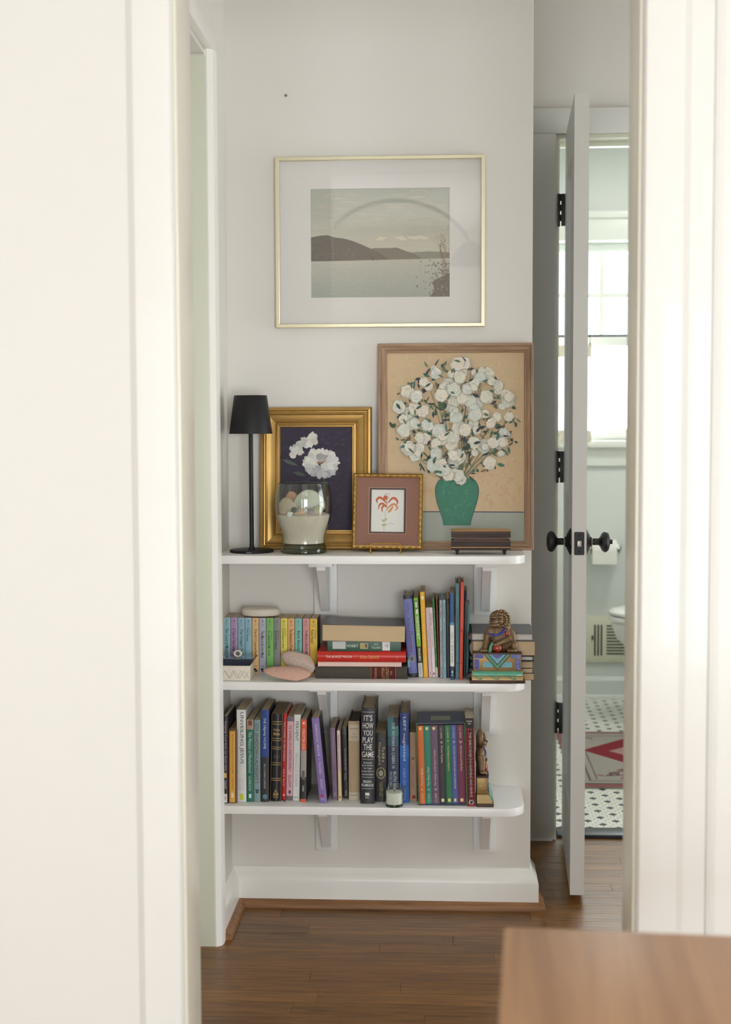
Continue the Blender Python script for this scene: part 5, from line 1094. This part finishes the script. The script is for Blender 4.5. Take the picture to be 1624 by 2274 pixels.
book('dusty mauve paperback right of the leaning lavender one', Z3, 1315, 1373, 1248, 1284, 442, S3, (136, 112, 138), G, texts=[('A PLACE of Her Own', 0.06, 0.52, 0.30, 0.70, (180, 160, 184), 'down', 0.2), ('ELLIOT', 0.72, 0.83, 0.32, 0.66, (180, 160, 184)), ('#', 0.90, 0.95, 0.3, 0.6, (176, 150, 170))])
book('very thin cream and pink paperback beside the mauve one', Z3, 1379, 1416, 1265, 1360, 470, S3, (226, 204, 160), G, bands=[(0, 0.56, (228, 196, 196))], texts=[('Susan Branch', 0.06, 0.26, 0.25, 0.68, (112, 88, 96), 'down', 0.25), ('NORMAN ROCKWELL', 0.30, 0.56, 0.3, 0.56, (96, 74, 80)), ('o', 0.93, 0.955, 0.25, 0.75, (120, 100, 70))])
book('small black paperback left of the tan cloth book', Z3, 1436, 1490, 1232, 1417, 442, S3, (40, 38, 42), G, bands=[(0, 0.10, (66, 76, 72))], texts=[('#', 0.11, 0.25, 0.3, 0.8, (74, 62, 52)), ('THE MADAME BOVARY', 0.28, 0.61, 0.42, 0.72, (186, 182, 180)), ('GUSTAVE', 0.64, 0.72, 0.55, 0.74, (166, 162, 160)), ('FLAUBERT', 0.64, 0.76, 0.28, 0.48, (166, 162, 160)), ('#', 0.89, 0.97, 0.35, 0.8, (120, 116, 114))])
book('worn tan cloth hardback with frayed cream ends', Z4, 0 - 22, 80, 1006, -27, 292, S3, (182, 160, 128), G, hard=True, bulge=0.004, rough=0.85, side=(60, 48, 42), pg=(90, 76, 62), bands=[(0.045, 0.25, (200, 186, 160)), (0.90, 1.0, (204, 192, 170))], texts=[('ADVENTURES', 0.085, 0.105, 0.14, 0.84, (96, 80, 66), 'flat'), ('of', 0.125, 0.138, 0.42, 0.58, (96, 80, 66), 'flat'), ('TOM', 0.155, 0.175, 0.34, 0.66, (96, 80, 66), 'flat'), ('SAWYER', 0.19, 0.21, 0.24, 0.78, (96, 80, 66), 'flat'), ('#', 0.23, 0.233, 0.4, 0.6, (96, 80, 66)), ('SAALFIELD', 0.925, 0.942, 0.12, 0.86, (110, 94, 78), 'flat')])
gw = (226, 222, 216)
book('tall black hardback with big stacked white capitals', Z4, 82, 212, 1036, 90, 172, S3, (38, 38, 42), G, hard=True, bulge=0.003, d=0.155, side=(44, 42, 42), texts=[('#', 0.042, 0.045, 0.1, 0.92, gw), ("IT'S", 0.075, 0.135, 0.20, 0.80, gw, 'flat', 0, 0.003), ('HOW', 0.155, 0.215, 0.12, 0.86, gw, 'flat', 0, 0.003), ('YOU', 0.23, 0.29, 0.16, 0.82, gw, 'flat', 0, 0.003), ('PLAY', 0.305, 0.365, 0.12, 0.86, gw, 'flat', 0, 0.003), ('THE', 0.38, 0.44, 0.18, 0.80, gw, 'flat', 0, 0.003), ('GAME', 0.455, 0.515, 0.08, 0.92, gw, 'flat', 0, 0.003), ('#', 0.535, 0.538, 0.1, 0.92, gw), ('The Powerful', 0.562, 0.582, 0.18, 0.80, gw, 'flat', 0.2), ('Sports Moments', 0.592, 0.612, 0.10, 0.88, gw, 'flat', 0.2), ('That Taught', 0.622, 0.642, 0.20, 0.80, gw, 'flat', 0.2), ('Lasting Values to', 0.652, 0.672, 0.08, 0.92, gw, 'flat', 0.2), ('America\'s Finest', 0.682, 0.702, 0.10, 0.90, gw, 'flat', 0.2), ('#', 0.722, 0.725, 0.1, 0.92, gw), ('BRIAN', 0.755, 0.782, 0.20, 0.76, gw, 'flat', 0, 0.003), ('KILMEADE', 0.792, 0.820, 0.08, 0.92, gw, 'flat', 0, 0.003), ('#', 0.842, 0.845, 0.1, 0.92, gw), ('#', 0.885, 0.915, 0.34, 0.64, gw), ('HC', 0.925, 0.945, 0.36, 0.62, gw, 'flat')])
book('small black brown paperback with a pale oval emblem', Z4, 218, 322, 1018, 216, 397, S3, (36, 33, 30), G, bulge=0.002, texts=[('#', 0.02, 0.10, 0.3, 0.7, (70, 68, 64)), ('To Kill a', 0.20, 0.42, 0.60, 0.82, (206, 200, 170)), ('Mockingbird', 0.14, 0.46, 0.22, 0.50, (206, 190, 120)), ('o', 0.50, 0.665, 0.10, 0.90, (176, 160, 112)), ('o', 0.51, 0.655, 0.17, 0.83, (52, 48, 44)), ('o', 0.54, 0.63, 0.3, 0.7, (160, 152, 130)), ('HARPER LEE', 0.72, 0.915, 0.36, 0.68, (150, 136, 96))])
book('dark navy and teal hardback behind the candle', Z4, 330, 430, 1022, 328, 257, S3, (34, 46, 74), G, d=0.15, bands=[(0, 0.22, (50, 106, 112)), (0.22, 0.34, (42, 80, 98))], texts=[('#', 0.0, 0.10, 0.55, 1.0, (24, 26, 34)), ('THE WOMAN IN CABIN 10', 0.06, 0.60, 0.38, 0.66, (196, 206, 210)), ('RUTH WARE', 0.64, 0.90, 0.50, 0.78, (214, 216, 218)), ('New York Times', 0.64, 0.80, 0.30, 0.42, (206, 208, 210)), ('bestselling author', 0.64, 0.82, 0.16, 0.27, (206, 208, 210))])
book('blue hardback with pale spaced title', Z4, 440, 524, 1026, 437, 217, S3, (46, 96, 176), G, hard=True, bulge=0.002, d=0.15, side=(70, 70, 74), bands=[(0, 0.10, (36, 56, 112)), (0.10, 0.36, (38, 66, 128)), (0.36, 0.5, (56, 112, 190))], texts=[('LEFT neglected', 0.045, 0.53, 0.30, 0.66, (206, 216, 226)), ('LISA GENOVA', 0.62, 0.98, 0.36, 0.62, (150, 176, 206))])
book('faded tan paperback left of the boxed set', Z4, 528, 594, 1012, 528, 392, S3, (176, 142, 112), G, d=0.12, texts=[('#', 0.36, 0.40, 0.3, 0.62, (120, 92, 70)), ("It's Never Too Late", 0.46, 0.80, 0.36, 0.62, (124, 96, 74)), ('#', 0.915, 0.965, 0.34, 0.80, (150, 34, 30))])
# boxed set: slipcase with seven paperbacks
p0, p1 = zp(Z4, 607, 1052), zp(Z4, 1047, 1052); yb_ = at((p0[0] + p1[0]) / 2, p0[1], z=S3).y; yb_ = max(yb_, -0.19)
L, Rr, T = at(*p0, y=yb_), at(*p1, y=yb_), at(*zp(Z4, 586, 312), y=yb_)
lean = math.atan2(T.x - L.x, T.z - S3); wS = (Rr.x - L.x) * math.cos(lean); hS = math.hypot(T.x - L.x, T.z - S3); dS = 0.132
sc = thing('book_slipcase', 'blue grey slipcase holding the seven coloured paperbacks', 'box', (L.x, yb_, S3 + 0.0003), (0, lean, 0))
SLP = mat((70, 80, 108), 0.45, var=0.15, scale=30); tk = 0.0022
b = MB(); b.box(0, tk, 0, dS, 0, hS); b.build('side_panel', mat((64, 92, 62), 0.5, var=0.5, scale=50), sc)
b = MB(); b.box(wS - tk, wS, 0, dS, 0, hS); b.build('side_panel', mat((64, 110, 60), 0.5, var=0.5, scale=50), sc)
b = MB(); b.box(tk, wS - tk, 0, dS, hS - tk, hS); tp_ = b.build('top_panel', SLP, sc)
b = MB(); b.box(wS * 0.30, wS * 0.70, dS * 0.25, dS * 0.60, hS, hS + 0.0003); b.build('label', mat((150, 160, 132), 0.5), tp_)
b = MB(); b.box(tk, wS - tk, 0, dS, 0, tk); b.build('bottom_panel', mat((34, 54, 96), 0.5), sc)
b = MB(); b.box(tk, wS - tk, dS - tk, dS, tk, hS - tk); b.build('back_panel', SLP, sc)
set7 = [('orange', (206, 106, 36), 'The Last Battle', '7', 1, 55), ('teal green', (34, 124, 100), 'The Silver Chair', '6', 1, 60), ('plum', (104, 76, 100), 'The Voyage of the Dawn Treader', '5', 1, 65), ('black', (40, 34, 38), 'Prince Caspian', '4', 0, 62), ('grass green', (38, 116, 66), 'The Magician\'s Nephew', '1', 0, 54), ('slate blue', (76, 92, 158), 'THE LION, THE WITCH AND THE WARDROBE', '2', 0, 52), ('maroon', (112, 36, 66), 'The Horse and His Boy', '3', 0, 66)]
tot = sum(s_[5] for s_ in set7); x = tk + 0.0005; inner = wS - 2 * tk - 0.001; hb = hS - 2 * tk - 0.004
M_ = Matrix.Translation((L.x, yb_, S3 + 0.0003)) @ Matrix.Rotation(lean, 4, 'Y')
cr = (222, 210, 170)
for nm, c, title, num, upw, ww in set7:
    w_ = inner * ww / tot; t = thing('book', '%s paperback inside the slipcase' % nm, 'book', M_ @ Vector((x, 0.0015, tk + 0.0003)), (0, lean, 0), 'seven paperbacks in the slipcase')
    if upw: tx = [('#', 0.02, 0.055, 0.30, 0.66, (236, 214, 150)), ('HARPER', 0.10, 0.18, 0.42, 0.60, tuple(int(v * 0.75 + 40) for v in c), 'up'), (title, 0.77 - min(0.47, 0.0155 * len(title)), 0.77, 0.36, 0.68, cr, 'up'), (num, 0.80, 0.83, 0.38, 0.66, cr, 'up'), ('C.S. LEWIS', 0.865, 0.98, 0.40, 0.64, cr, 'up')]
    else: tx = [('C.S. LEWIS', 0.03, 0.165, 0.38, 0.62, cr), (num, 0.195, 0.23 if num != '1' else 0.204, 0.36, 0.66, cr), (title, 0.26, 0.26 + min(0.55, 0.0155 * len(title)), 0.34, 0.66, cr), ('HARPER', 0.82, 0.90, 0.42, 0.58, tuple(int(v * 0.75 + 40) for v in c)), ('#', 0.935, 0.975, 0.28, 0.68, (236, 214, 150))]
    book_parts(t, w_ - 0.0004, hb, dS - 0.006, c, texts=tx); x += w_
# plaid paperback
t = book('red and black plaid paperback at the right end of the lowest shelf', Z4, 1047, 1124, 1062, 1030, 266, S3, (170, 52, 42), G, d=0.12, side=(196, 190, 184), pg=(212, 196, 172), texts=[('#', 0, 0.115, 0.03, 0.97, (26, 24, 26)), ('MELISSA', 0.025, 0.042, 0.14, 0.80, gw, 'flat'), ('BANK', 0.052, 0.068, 0.30, 0.66, gw, 'flat')] + [('#', 0.135 + 0.042 * k, 0.155 + 0.042 * k, 0.04, 0.96, (112, 34, 32)) for k in range(20)] + [('#', 0.115, 0.99, u, u + 0.20, (78, 30, 30)) for u in (0.08, 0.40, 0.72)] + [('#', 0.135 + 0.042 * k, 0.155 + 0.042 * k, u, u + 0.20, (36, 24, 26)) for k in range(20) for u in (0.08, 0.40, 0.72)] + [("THE GIRLS' GUIDE TO HUNTING AND FISHING", 0.165, 0.895, 0.42, 0.60, (226, 214, 206)), ('o', 0.925, 0.975, 0.2, 0.8, (206, 190, 180)), ('o', 0.935, 0.965, 0.32, 0.68, (60, 30, 32))])

# ------------------------------------------------------------------ lion bookends
BRZ, _nt, _p = newmat('worn_bronze')
_g = nd(_nt, 'ShaderNodeNewGeometry'); _r = nd(_nt, 'ShaderNodeValToRGB'); _r.color_ramp.elements[0].position = 0.44; _r.color_ramp.elements[1].position = 0.56
_r.color_ramp.elements[0].color = lin((60, 44, 36)) + (1,); _r.color_ramp.elements[1].color = lin((178, 152, 104)) + (1,); _e = _r.color_ramp.elements.new(0.50); _e.color = lin((112, 88, 64)) + (1,)
_nt.links.new(_g.outputs['Pointiness'], _r.inputs[0]); _nt.links.new(_r.outputs[0], _p.inputs['Base Color']); _p.inputs['Metallic'].default_value = 0.45; _p.inputs['Roughness'].default_value = 0.42
_t = nd(_nt, 'ShaderNodeTexCoord'); _n = nd(_nt, 'ShaderNodeTexNoise'); _n.inputs['Scale'].default_value = 420; _b = nd(_nt, 'ShaderNodeBump'); _b.inputs['Strength'].default_value = 0.35; _b.inputs['Distance'].default_value = 0.001
_nt.links.new(_t.outputs['Object'], _n.inputs['Vector']); _nt.links.new(_n.outputs['Fac'], _b.inputs['Height']); _nt.links.new(_b.outputs[0], _p.inputs['Normal'])
BRZD = mat((70, 48, 40), 0.45, 0.4, var=0.25, scale=80, bump=0.2); GLD = mat((146, 120, 74), 0.4, 0.6, var=0.35, scale=160, bump=0.3)
ENB, ENT, ENG, ENR = mat((34, 52, 150), 0.22, var=0.25, scale=150, coat=0.5), mat((82, 160, 178), 0.22, var=0.2, scale=90, coat=0.5), mat((40, 134, 96), 0.25, var=0.2, scale=90, coat=0.5), mat((158, 50, 24), 0.2, var=0.3, scale=90, coat=0.6)
ENM = mat((86, 168, 138), 0.25, var=0.15, scale=90, coat=0.5)
def lion_bookend(loc, rotz, label):
    t = thing('lion_bookend', label, 'bookend', loc, (0, 0, rotz), 'pair of lion bookends'); s = 0.001
    def mb(f): b = MB(); f(b); b.v = [(x * s, y * s, z * s) for x, y, z in b.v]; return b
    mb(lambda b: b.box(-65, 65, -34, 6, 0, 7)).build('base_plate', BRZD, t, bevel=0.0012)
    pr = [(6, 7), (-31, 7), (-31, 12), (-27, 17), (-25, 24), (-22, 28), (6, 28)]
    mb(lambda b: b.prism(pr, 0, -60, 60)).build('foot_moulding', BRZ, t, smooth=40)
    pr2 = [(-28.2, 16), (-31.2, 18.5), (-31, 22), (-28, 26.5), (-24, 27.5), (-24, 20)]
    mb(lambda b: b.prism(pr2, 0, -58, 58)).build('green_roll', ENM, t, smooth=50)
    for cx in (-40, 0, 40):
        path = [(cx - 14, -30.5, 17), (cx - 9, -31, 14), (cx - 5, -31.2, 10.5), (cx, -31.3, 9.5), (cx + 4, -31.3, 11), (cx + 2, -31.4, 13), (cx - 1, -31.4, 12)]
        mb(lambda b: b.tube([(p[0], p[1] - 0.5, p[2]) for p in path], 1.1, 6)).build('scroll', ENM, t, smooth=60)
    mb(lambda b: b.box(-56.5, 56.5, -20, 6, 28, 69)).build('plinth', GLD, t, bevel=0.001)
    mb(lambda b: b.box(-57.5, 57.5, -21.5, 6, 67.5, 71)).build('plinth_rim', BRZD, t, bevel=0.0008)
    y0, y1 = -20.9, -19.5
    for sx in (-1, 1):
        mb(lambda b: b.box(min(sx * 54, sx * 43), max(sx * 54, sx * 43), y0, y1, 31, 55)).build('blue_panel', ENB, t)
        mb(lambda b: b.box(min(sx * 54, sx * 33), max(sx * 54, sx * 33), y0, y1, 57.5, 66.5)).build('blue_panel', ENB, t)
        mb(lambda b: b.box(min(sx * 34, sx * 10), max(sx * 34, sx * 10), y0, y1, 36, 48.5)).build('turquoise_panel', ENT, t)
        for k in range(9): mb(lambda b: b.ball((sx * (48.5 + (3 if k % 2 else -3)), y0 - 0.2, 33 + k * 2.5), (1.6, 0.7, 1.3), 7, 5)).build('fretwork', mat((66, 88, 170), 0.3, 0.2, var=0.1), t, smooth=60)
    v = lambda h, d_: [(-h, 66.8), (h, 66.8), (0, 66.8 - d_)]
    for k, (h, dp, m) in enumerate(((33, 37.5, BRZD), (30.5, 34.5, ENG), (22.5, 25.5, BRZD), (20, 22.5, ENT))):
        mb(lambda b: b.prism(v(h, dp), 1, -21.6 - 0.5 * k, -19.6)).build('chevron', m, t)
    mb(lambda b: b.prism([(-13, 66.6), (13, 66.6), (8, 61.5), (0, 57.5), (-8, 61.5)], 1, -23.8, -19.6)).build('blue_gem', ENB, t)
    # body: overlapping lumps fused into one surface
    b = MB()
    for c, r in (((2, -3, 108), (31, 11, 26)), ((6, -2, 92), (33, 9, 22)), ((-14, -6, 112), (16, 9, 20)), ((-1, -5, 150), (17.5, 10, 19)), ((11, -1, 147), (18, 8, 24)), ((18, 0, 130), (14, 7, 24)), ((30, 0, 100), (15, 8, 26)),
                 ((-9, -13, 143), (11, 7, 6.5)), ((-6, -12, 135.5), (11.5, 7, 5)), ((-10, -13.5, 153.5), (7.5, 4, 2.6)), ((5, -13.5, 154.5), (8, 3.5, 2.8)), ((8, -11, 143), (6, 4, 7)), ((40, -3, 84), (9.5, 9, 14)), ((35, -8, 74.5), (13, 8.5, 5)), ((-31, -9, 75.5), (11, 9, 5)), ((0, -2, 80), (30, 6, 10))): b.ball(c, r, 18, 12)
    b.tube([(-22, -6, 112), (-25, -7, 95), (-29, -7, 78)], [10, 8.5, 7], 12); b.tube([(31, -6, 104), (16, -11, 97), (0, -13, 90)], [8.5, 8, 7], 12); b.ball((-2, -14, 89), (9, 6, 5), 12, 8)
    for k in range(7): b.ball((-38 + k * 0 + 4.2 * (k % 4), -16, 74), (2.2, 3, 3), 8, 6)
    for k in range(4): b.ball((26 + 5 * k, -15, 74), (2.3, 3, 3), 8, 6)
    for k in range(9):   # curls of the mane
        a = R(112 - 24 * k); b.ball((8 + 20.5 * math.cos(a), -4, 147 + 21 * math.sin(a)), (4.2, 5, 4.2), 8, 6); b.ball((8 + 14 * math.cos(a - 0.2), -8.5, 147 + 14.5 * math.sin(a - 0.2)), (3.2, 3.4, 3.2), 8, 6)
    for k in range(7): b.tube([(13 + 0.6 * k, -9.5, 158 - 4.6 * k), (20 + 0.6 * k, -8, 156 - 4.8 * k), (26 + 0.3 * k, -4, 152 - 5 * k)], [1.2, 1.9, 1.2], 7)
    for k in range(6): b.ball((-12 + 4.4 * k, -13.8, 159 + 3.2 * math.sin(k * 0.63)), (2.1, 1.8, 1.8), 7, 5)
    b.v = [(x * s, y * s, z * s) for x, y, z in b.v]
    tmp = b.build('body_form', BRZ); rm = tmp.modifiers.new('fuse', 'REMESH'); rm.mode = 'VOXEL'; rm.voxel_size = 0.0009
    sm_ = tmp.modifiers.new('soften', 'SMOOTH'); sm_.iterations = 1; sm_.factor = 0.5
    bpy.context.view_layer.update(); me = bpy.data.meshes.new_from_object(tmp.evaluated_get(bpy.context.evaluated_depsgraph_get())); bpy.data.objects.remove(tmp)
    me.name = 'body'; 
    for p in me.polygons: p.use_smooth = True
    body = link('body', me, t)
    def sub(nm, m, f): mb(f).build(nm, m, body, smooth=60)
    sub('collar', ENB, lambda b: b.tube([(-25, -9, 120), (-17, -14, 114), (-6, -16.5, 111), (4, -16, 113.5), (13, -13.5, 119.5), (19, -9, 126)], [1.6, 2.4, 2.9, 3.1, 3.1, 2.6], 8))
    sub('bell', BRZD, lambda b: b.ball((-14, -15.5, 102.5), 4.8))
    sub('tassel', ENR, lambda b: b.ball((23.5, -11, 115), (6, 3.2, 6.4)))
    sub('ball', ENR, lambda b: b.ball((0, -14, 80.5), (10.5, 8, 10)))
    sub('ribbon', ENG, lambda b: b.prism([(-14, 94), (-9, 93), (-12, 85), (-14, 71), (-21, 71), (-19, 84)], 1, -14, -9))
    sub('eye', mat((40, 30, 24), 0.3), lambda b: b.ball((-10.5, -15.6, 149.6), (2.6, 1.2, 1.5)))
    sub('eye', mat((40, 30, 24), 0.3), lambda b: b.ball((4.0, -14.6, 150.2), (2.6, 1.2, 1.5)))
    sub('nose', mat((48, 36, 30), 0.35), lambda b: b.ball((-11.5, -19.6, 146), (4.6, 1.8, 2.4)))
    return t
yl = -0.172
lion_bookend((at(1105, 1527, y=-0.2).x, -0.176, S2 + 0.0004), 0.0, 'bronze lion bookend with enamel chevron plinth at the end of the middle shelf')
pb_ = at(*zp(Z4, 1222, 1050), y=-0.13)
lion_bookend((at(*zp(Z4, 1128, 1055), y=-0.185).x + 0.0075, -0.132, S3 + 0.0004), R(90), 'lion bookend seen edge on behind the plaid paperback')

# ------------------------------------------------------------------ small things on the middle shelf
# oval white stone box on the paperbacks
sp0 = at(579, 1368, y=-0.075)
st = thing('oval_stone_dish', 'oval white stone lidded dish lying on the pastel paperbacks', 'dish', (sp0.x, -0.064, at(520, 1371, y=-0.098).z + 0.0016)); wO = (at(622, 1360, y=-0.064).x - at(536, 1360, y=-0.064).x) / 2
ST_ = mat((226, 216, 200), 0.6, var=0.06, scale=40, bump=0.15)
def oval(prof): 
    b = MB(); b.lathe(prof, 44); b.v = [(x, y * 0.66, z) for x, y, z in b.v]; return b
oval([(0, 0), (wO * 0.93, 0), (wO * 0.99, 0.003), (wO, 0.009), (wO * 0.985, 0.0125), (0, 0.0125)]).build('body', ST_, st, smooth=40)
oval([(0, 0.0127), (wO * 0.985, 0.0127), (wO * 0.985, 0.0150), (wO * 0.90, 0.0175), (wO * 0.5, 0.0185), (0, 0.0187)]).build('lid', ST_, st, smooth=40)
# zigzag box with dark lid
bl, brr = at(488, 1508, y=-0.196), at(556, 1509, y=-0.196)
zx = thing('zigzag_box', 'small white box with black zigzag line pattern on the middle shelf', 'box', (bl.x, -0.196, S2 + 0.0004)); wz = brr.x - bl.x; hz = at(540, 1479, y=-0.196).z - S2
b = MB(); b.box(0, wz, 0, 0.062, 0, hz); b.build('body', mat((228, 220, 204), 0.55, var=0.02), zx, bevel=0.0015)
for k, off in enumerate((0.0, 0.011)):
    b = MB(); n = 6; pts = [(wz * 0.02 + off + (wz * 0.94 - off) * i / n, hz * (0.16 if i % 2 == k else 0.66)) for i in range(n + 1)]
    for i in range(n):
        (xa, za), (xb, zb3) = pts[i], pts[i + 1]; th = 0.00045; b.add([(xa, -0.0003, za - th), (xb, -0.0003, zb3 - th), (xb, -0.0003, zb3 + th), (xa, -0.0003, za + th)], [(0, 1, 2, 3)])
    b.build('zigzag_line', ink((60, 56, 54)), zx, recalc=False)
zl = S2 + 0.0004 + hz
nb = thing('dark_lidded_tray', 'dark slate blue flared tray resting on the zigzag box', 'tray', (bl.x, -0.199, zl + 0.0003))
b = MB(); b.add([(0.0, 0.003, 0), (wz * 0.99, 0.003, 0), (wz * 0.99, 0.058, 0), (0, 0.058, 0), (0.0, 0, 0.014), (wz * 1.14, -0.0, 0.016), (wz * 1.16, 0.062, 0.016), (0, 0.062, 0.014)], [(3, 2, 1, 0), (4, 5, 6, 7), (0, 1, 5, 4), (1, 2, 6, 5), (2, 3, 7, 6), (3, 0, 4, 7)]); b.build('body', mat((38, 44, 60), 0.25, var=0.15, scale=20), nb, bevel=0.001)
b = MB(); b.box(0.0, wz * 1.12, 0.002, 0.060, 0.0152, 0.0168); b.build('glass_top', mat((84, 94, 104), 0.1, var=0.1, scale=20, coat=0.6), nb)
rp = at(527, 1452, y=-0.185)
b = MB(); n = 14
for i in range(28):
    pass
prr = [(0.0078 + 0.0026 * math.cos(a * math.pi / 4), 0.0045 * math.sin(a * math.pi / 4)) for a in range(8)]
b.lathe(prr, 32, ax=1, close=True); b.v = [(x * 1.02, y, z * 0.86) for x, y, z in b.v]
tag(b.build('napkin_ring', mat((228, 218, 196), 0.3, var=0.05), smooth=60, loc=(rp.x, -0.176, zl + 0.0172 + 0.0089)), 'small ivory ring standing on the dark tray', 'ring')
# big clam on the shelf, two valves
cl = thing('clam_shell', 'large pinkish ribbed clam shell lying open on the middle shelf', 'seashell', (at(645, 1505, y=-0.175).x, -0.168, S2 + 0.0005))
shell('upper_valve', cl, (0.056, 0.016, 0.019), (R(-34), R(-68), R(4)), 0.050, 0.090, 0.022, 30, (222, 206, 192), (190, 150, 138), 0.02, edge=0.012, ringc=0.22)
low = Matrix(((0, 0, -1), (0.86, 0.51, 0), (0.51, -0.86, 0))).to_euler()
shell('lower_valve', cl, (0.050, -0.020, 0.0145), low, 0.050, 0.112, 0.011, 26, (224, 196, 178), (196, 130, 108), 0.02, edge=0.012, ringc=0.22)
# candle on the lowest shelf
cd = thing('candle_cup', 'clear flared glass candle cup with white wax on the lowest shelf', 'candle', (at(876, 1790, y=-0.188).x, -0.1925, S3 + 0.0003))
GC = glass((252, 254, 252), 1.3, key='candle')
cp = [(0.0165, 0.0), (0.0205, 0.001), (0.0215, 0.006), (0.0215, 0.024), (0.0225, 0.034), (0.0250, 0.042), (0.0288, 0.047)]
b = MB(); b.lathe(cp + [(0.0276, 0.0478), (0.0240, 0.0425), (0.0214, 0.034), (0.0204, 0.024), (0.0203, 0.006), (0, 0.0055)], 44); b.build('cup', GC, cd, smooth=50)
b = MB(); b.lathe([(0, 0.0062), (0.0188, 0.0062), (0.0198, 0.008), (0.0199, 0.034), (0.017, 0.0345), (0, 0.0335)], 40); b.build('wax', mat((243, 242, 232), 0.6, var=0.06, scale=120), cd, smooth=40)
b = MB(); b.lathe([(0, 0.0002), (0.0205, 0.0002), (0.0212, 0.003), (0.0205, 0.0058), (0, 0.0055)], 40); b.build('glass_base', glass((205, 218, 208), 1.2, key='cbase'), cd, smooth=40)
b = MB(); b.tube([(0, 0, 0.033), (0.0004, 0, 0.039)], 0.0008, 6); b.build('wick', BLACK, cd)

# ------------------------------------------------------------------ near room: wooden table in the foreground, arc lamp behind the camera
tb = thing('wooden_table', 'blurred brown wooden table corner in the foreground', 'table', (0.058, -2.170, 0), (0, 0, R(-3.6)))
TW = wood((156, 116, 84), (184, 142, 104), 0.42, 1, 2.2)
b = MB(); b.box(0, 0.46, -0.36, 0, 0.715, 0.74); b.build('table_top', TW, tb, bevel=0.004)
b = MB(); b.box(0.03, 0.43, -0.045, -0.03, 0.65, 0.715); b.box(0.03, 0.43, -0.33, -0.315, 0.65, 0.715); b.box(0.03, 0.045, -0.315, -0.045, 0.65, 0.715); b.box(0.415, 0.43, -0.315, -0.045, 0.65, 0.715); b.build('apron', TW, tb)
for sx in (0.045, 0.415):
    for sy in (-0.045, -0.315):
        b = MB(); b.box(sx - 0.015, sx + 0.015, sy - 0.015, sy + 0.015, 0, 0.7145); b.build('leg', TW, tb, bevel=0.003)
al = thing('arc_floor_lamp', 'black arc floor lamp mirrored in the glass of the landscape picture', 'lamp', (-0.72, -4.4, 0))
AM = mat((20, 20, 20), 0.5, 0.3)
b = MB(); b.lathe([(0, 0), (0.16, 0), (0.16, 0.022), (0.155, 0.026), (0, 0.026)], 40); b.build('base', AM, al, smooth=40)
path = [(0, 0, 0.02), (0, 0, 1.0), (0, 0, 1.9)] + [(0.45 - 0.45 * math.cos(a), 0, 2.02 + 0.40 * math.sin(a)) for a in [math.pi * k / 20 for k in range(0, 18)]]
b = MB(); b.tube(path, 0.011, 10); b.build('arm', AM, al, smooth=60)
e = path[-1]; b = MB(); b.lathe([(0.012, 0.0), (0.05, -0.02), (0.10, -0.08), (0.115, -0.13), (0.112, -0.13), (0.095, -0.08), (0.04, -0.025), (0, -0.012)], 32, (e[0] + 0.01, 0, e[2] - 0.005)); b.build('shade', AM, al, smooth=50)
hl = thing('added_ceiling_lamp', 'round white ceiling lamp added out of view to brighten the bathroom', 'lamp', (0.95, 1.7, H))  # added fixture for the bathroom fill light, out of view
b = MB(); b.lathe([(0, 0), (0.15, 0), (0.15, -0.02), (0, -0.02)], 40); b.build('canopy', CEIL, hl, smooth=40)
b = MB(); b.lathe([(0.145, -0.02), (0.14, -0.04), (0.11, -0.06), (0.06, -0.072), (0, -0.075)], 40); b.build('glass_dome', FROST[0], hl, smooth=60)
# window frames of the near room and hallway end
def room_window(name, label, loc, rotz, w, h):
    b = MB(); b.box(-w / 2 - 0.08, w / 2 + 0.08, -0.02, 0, h, h + 0.09); b.box(-w / 2 - 0.08, -w / 2, -0.02, 0, 0, h); b.box(w / 2, w / 2 + 0.08, -0.02, 0, 0, h); b.box(-w / 2 - 0.1, w / 2 + 0.1, -0.05, 0, -0.03, 0); b.box(-0.02, 0.02, 0.03, 0.06, 0, h); b.box(-w / 2, w / 2, 0.03, 0.06, h * 0.5 - 0.02, h * 0.5 + 0.02)
    o = b.build(name, TRIM, bevel=0.002); o.location = loc; o.rotation_euler = (0, 0, rotz); return struct(o, label, 'window')
room_window('window_2', 'left unseen rear window, made tall to light the lower shelves', (-1.0, -6.0, 0.06), R(180), 1.5, 1.69)  # unseen rear openings, made door height to light the lower shelves
room_window('window_6', 'added unseen window at the passage end, lighting the door slot', (-2.4, 0.35, 0.5), R(90), 0.34, 1.5)  # added with the passage for its light on the door slot
room_window('window_5', 'right unseen rear window, made tall to light the lower shelves', (1.2, -6.0, 0.06), R(180), 1.5, 1.69)
room_window('window_3', 'window in the right wall of the near room', (2.4, -4.4, 0.8), R(-90), 1.6, 1.4)
room_window('window_4', 'unseen hallway end window, made tall to light the lower shelves', (2.4, -0.4, 0.06), R(-90), 1.0, 1.84)  # unseen opening, made door height so hall light reaches low
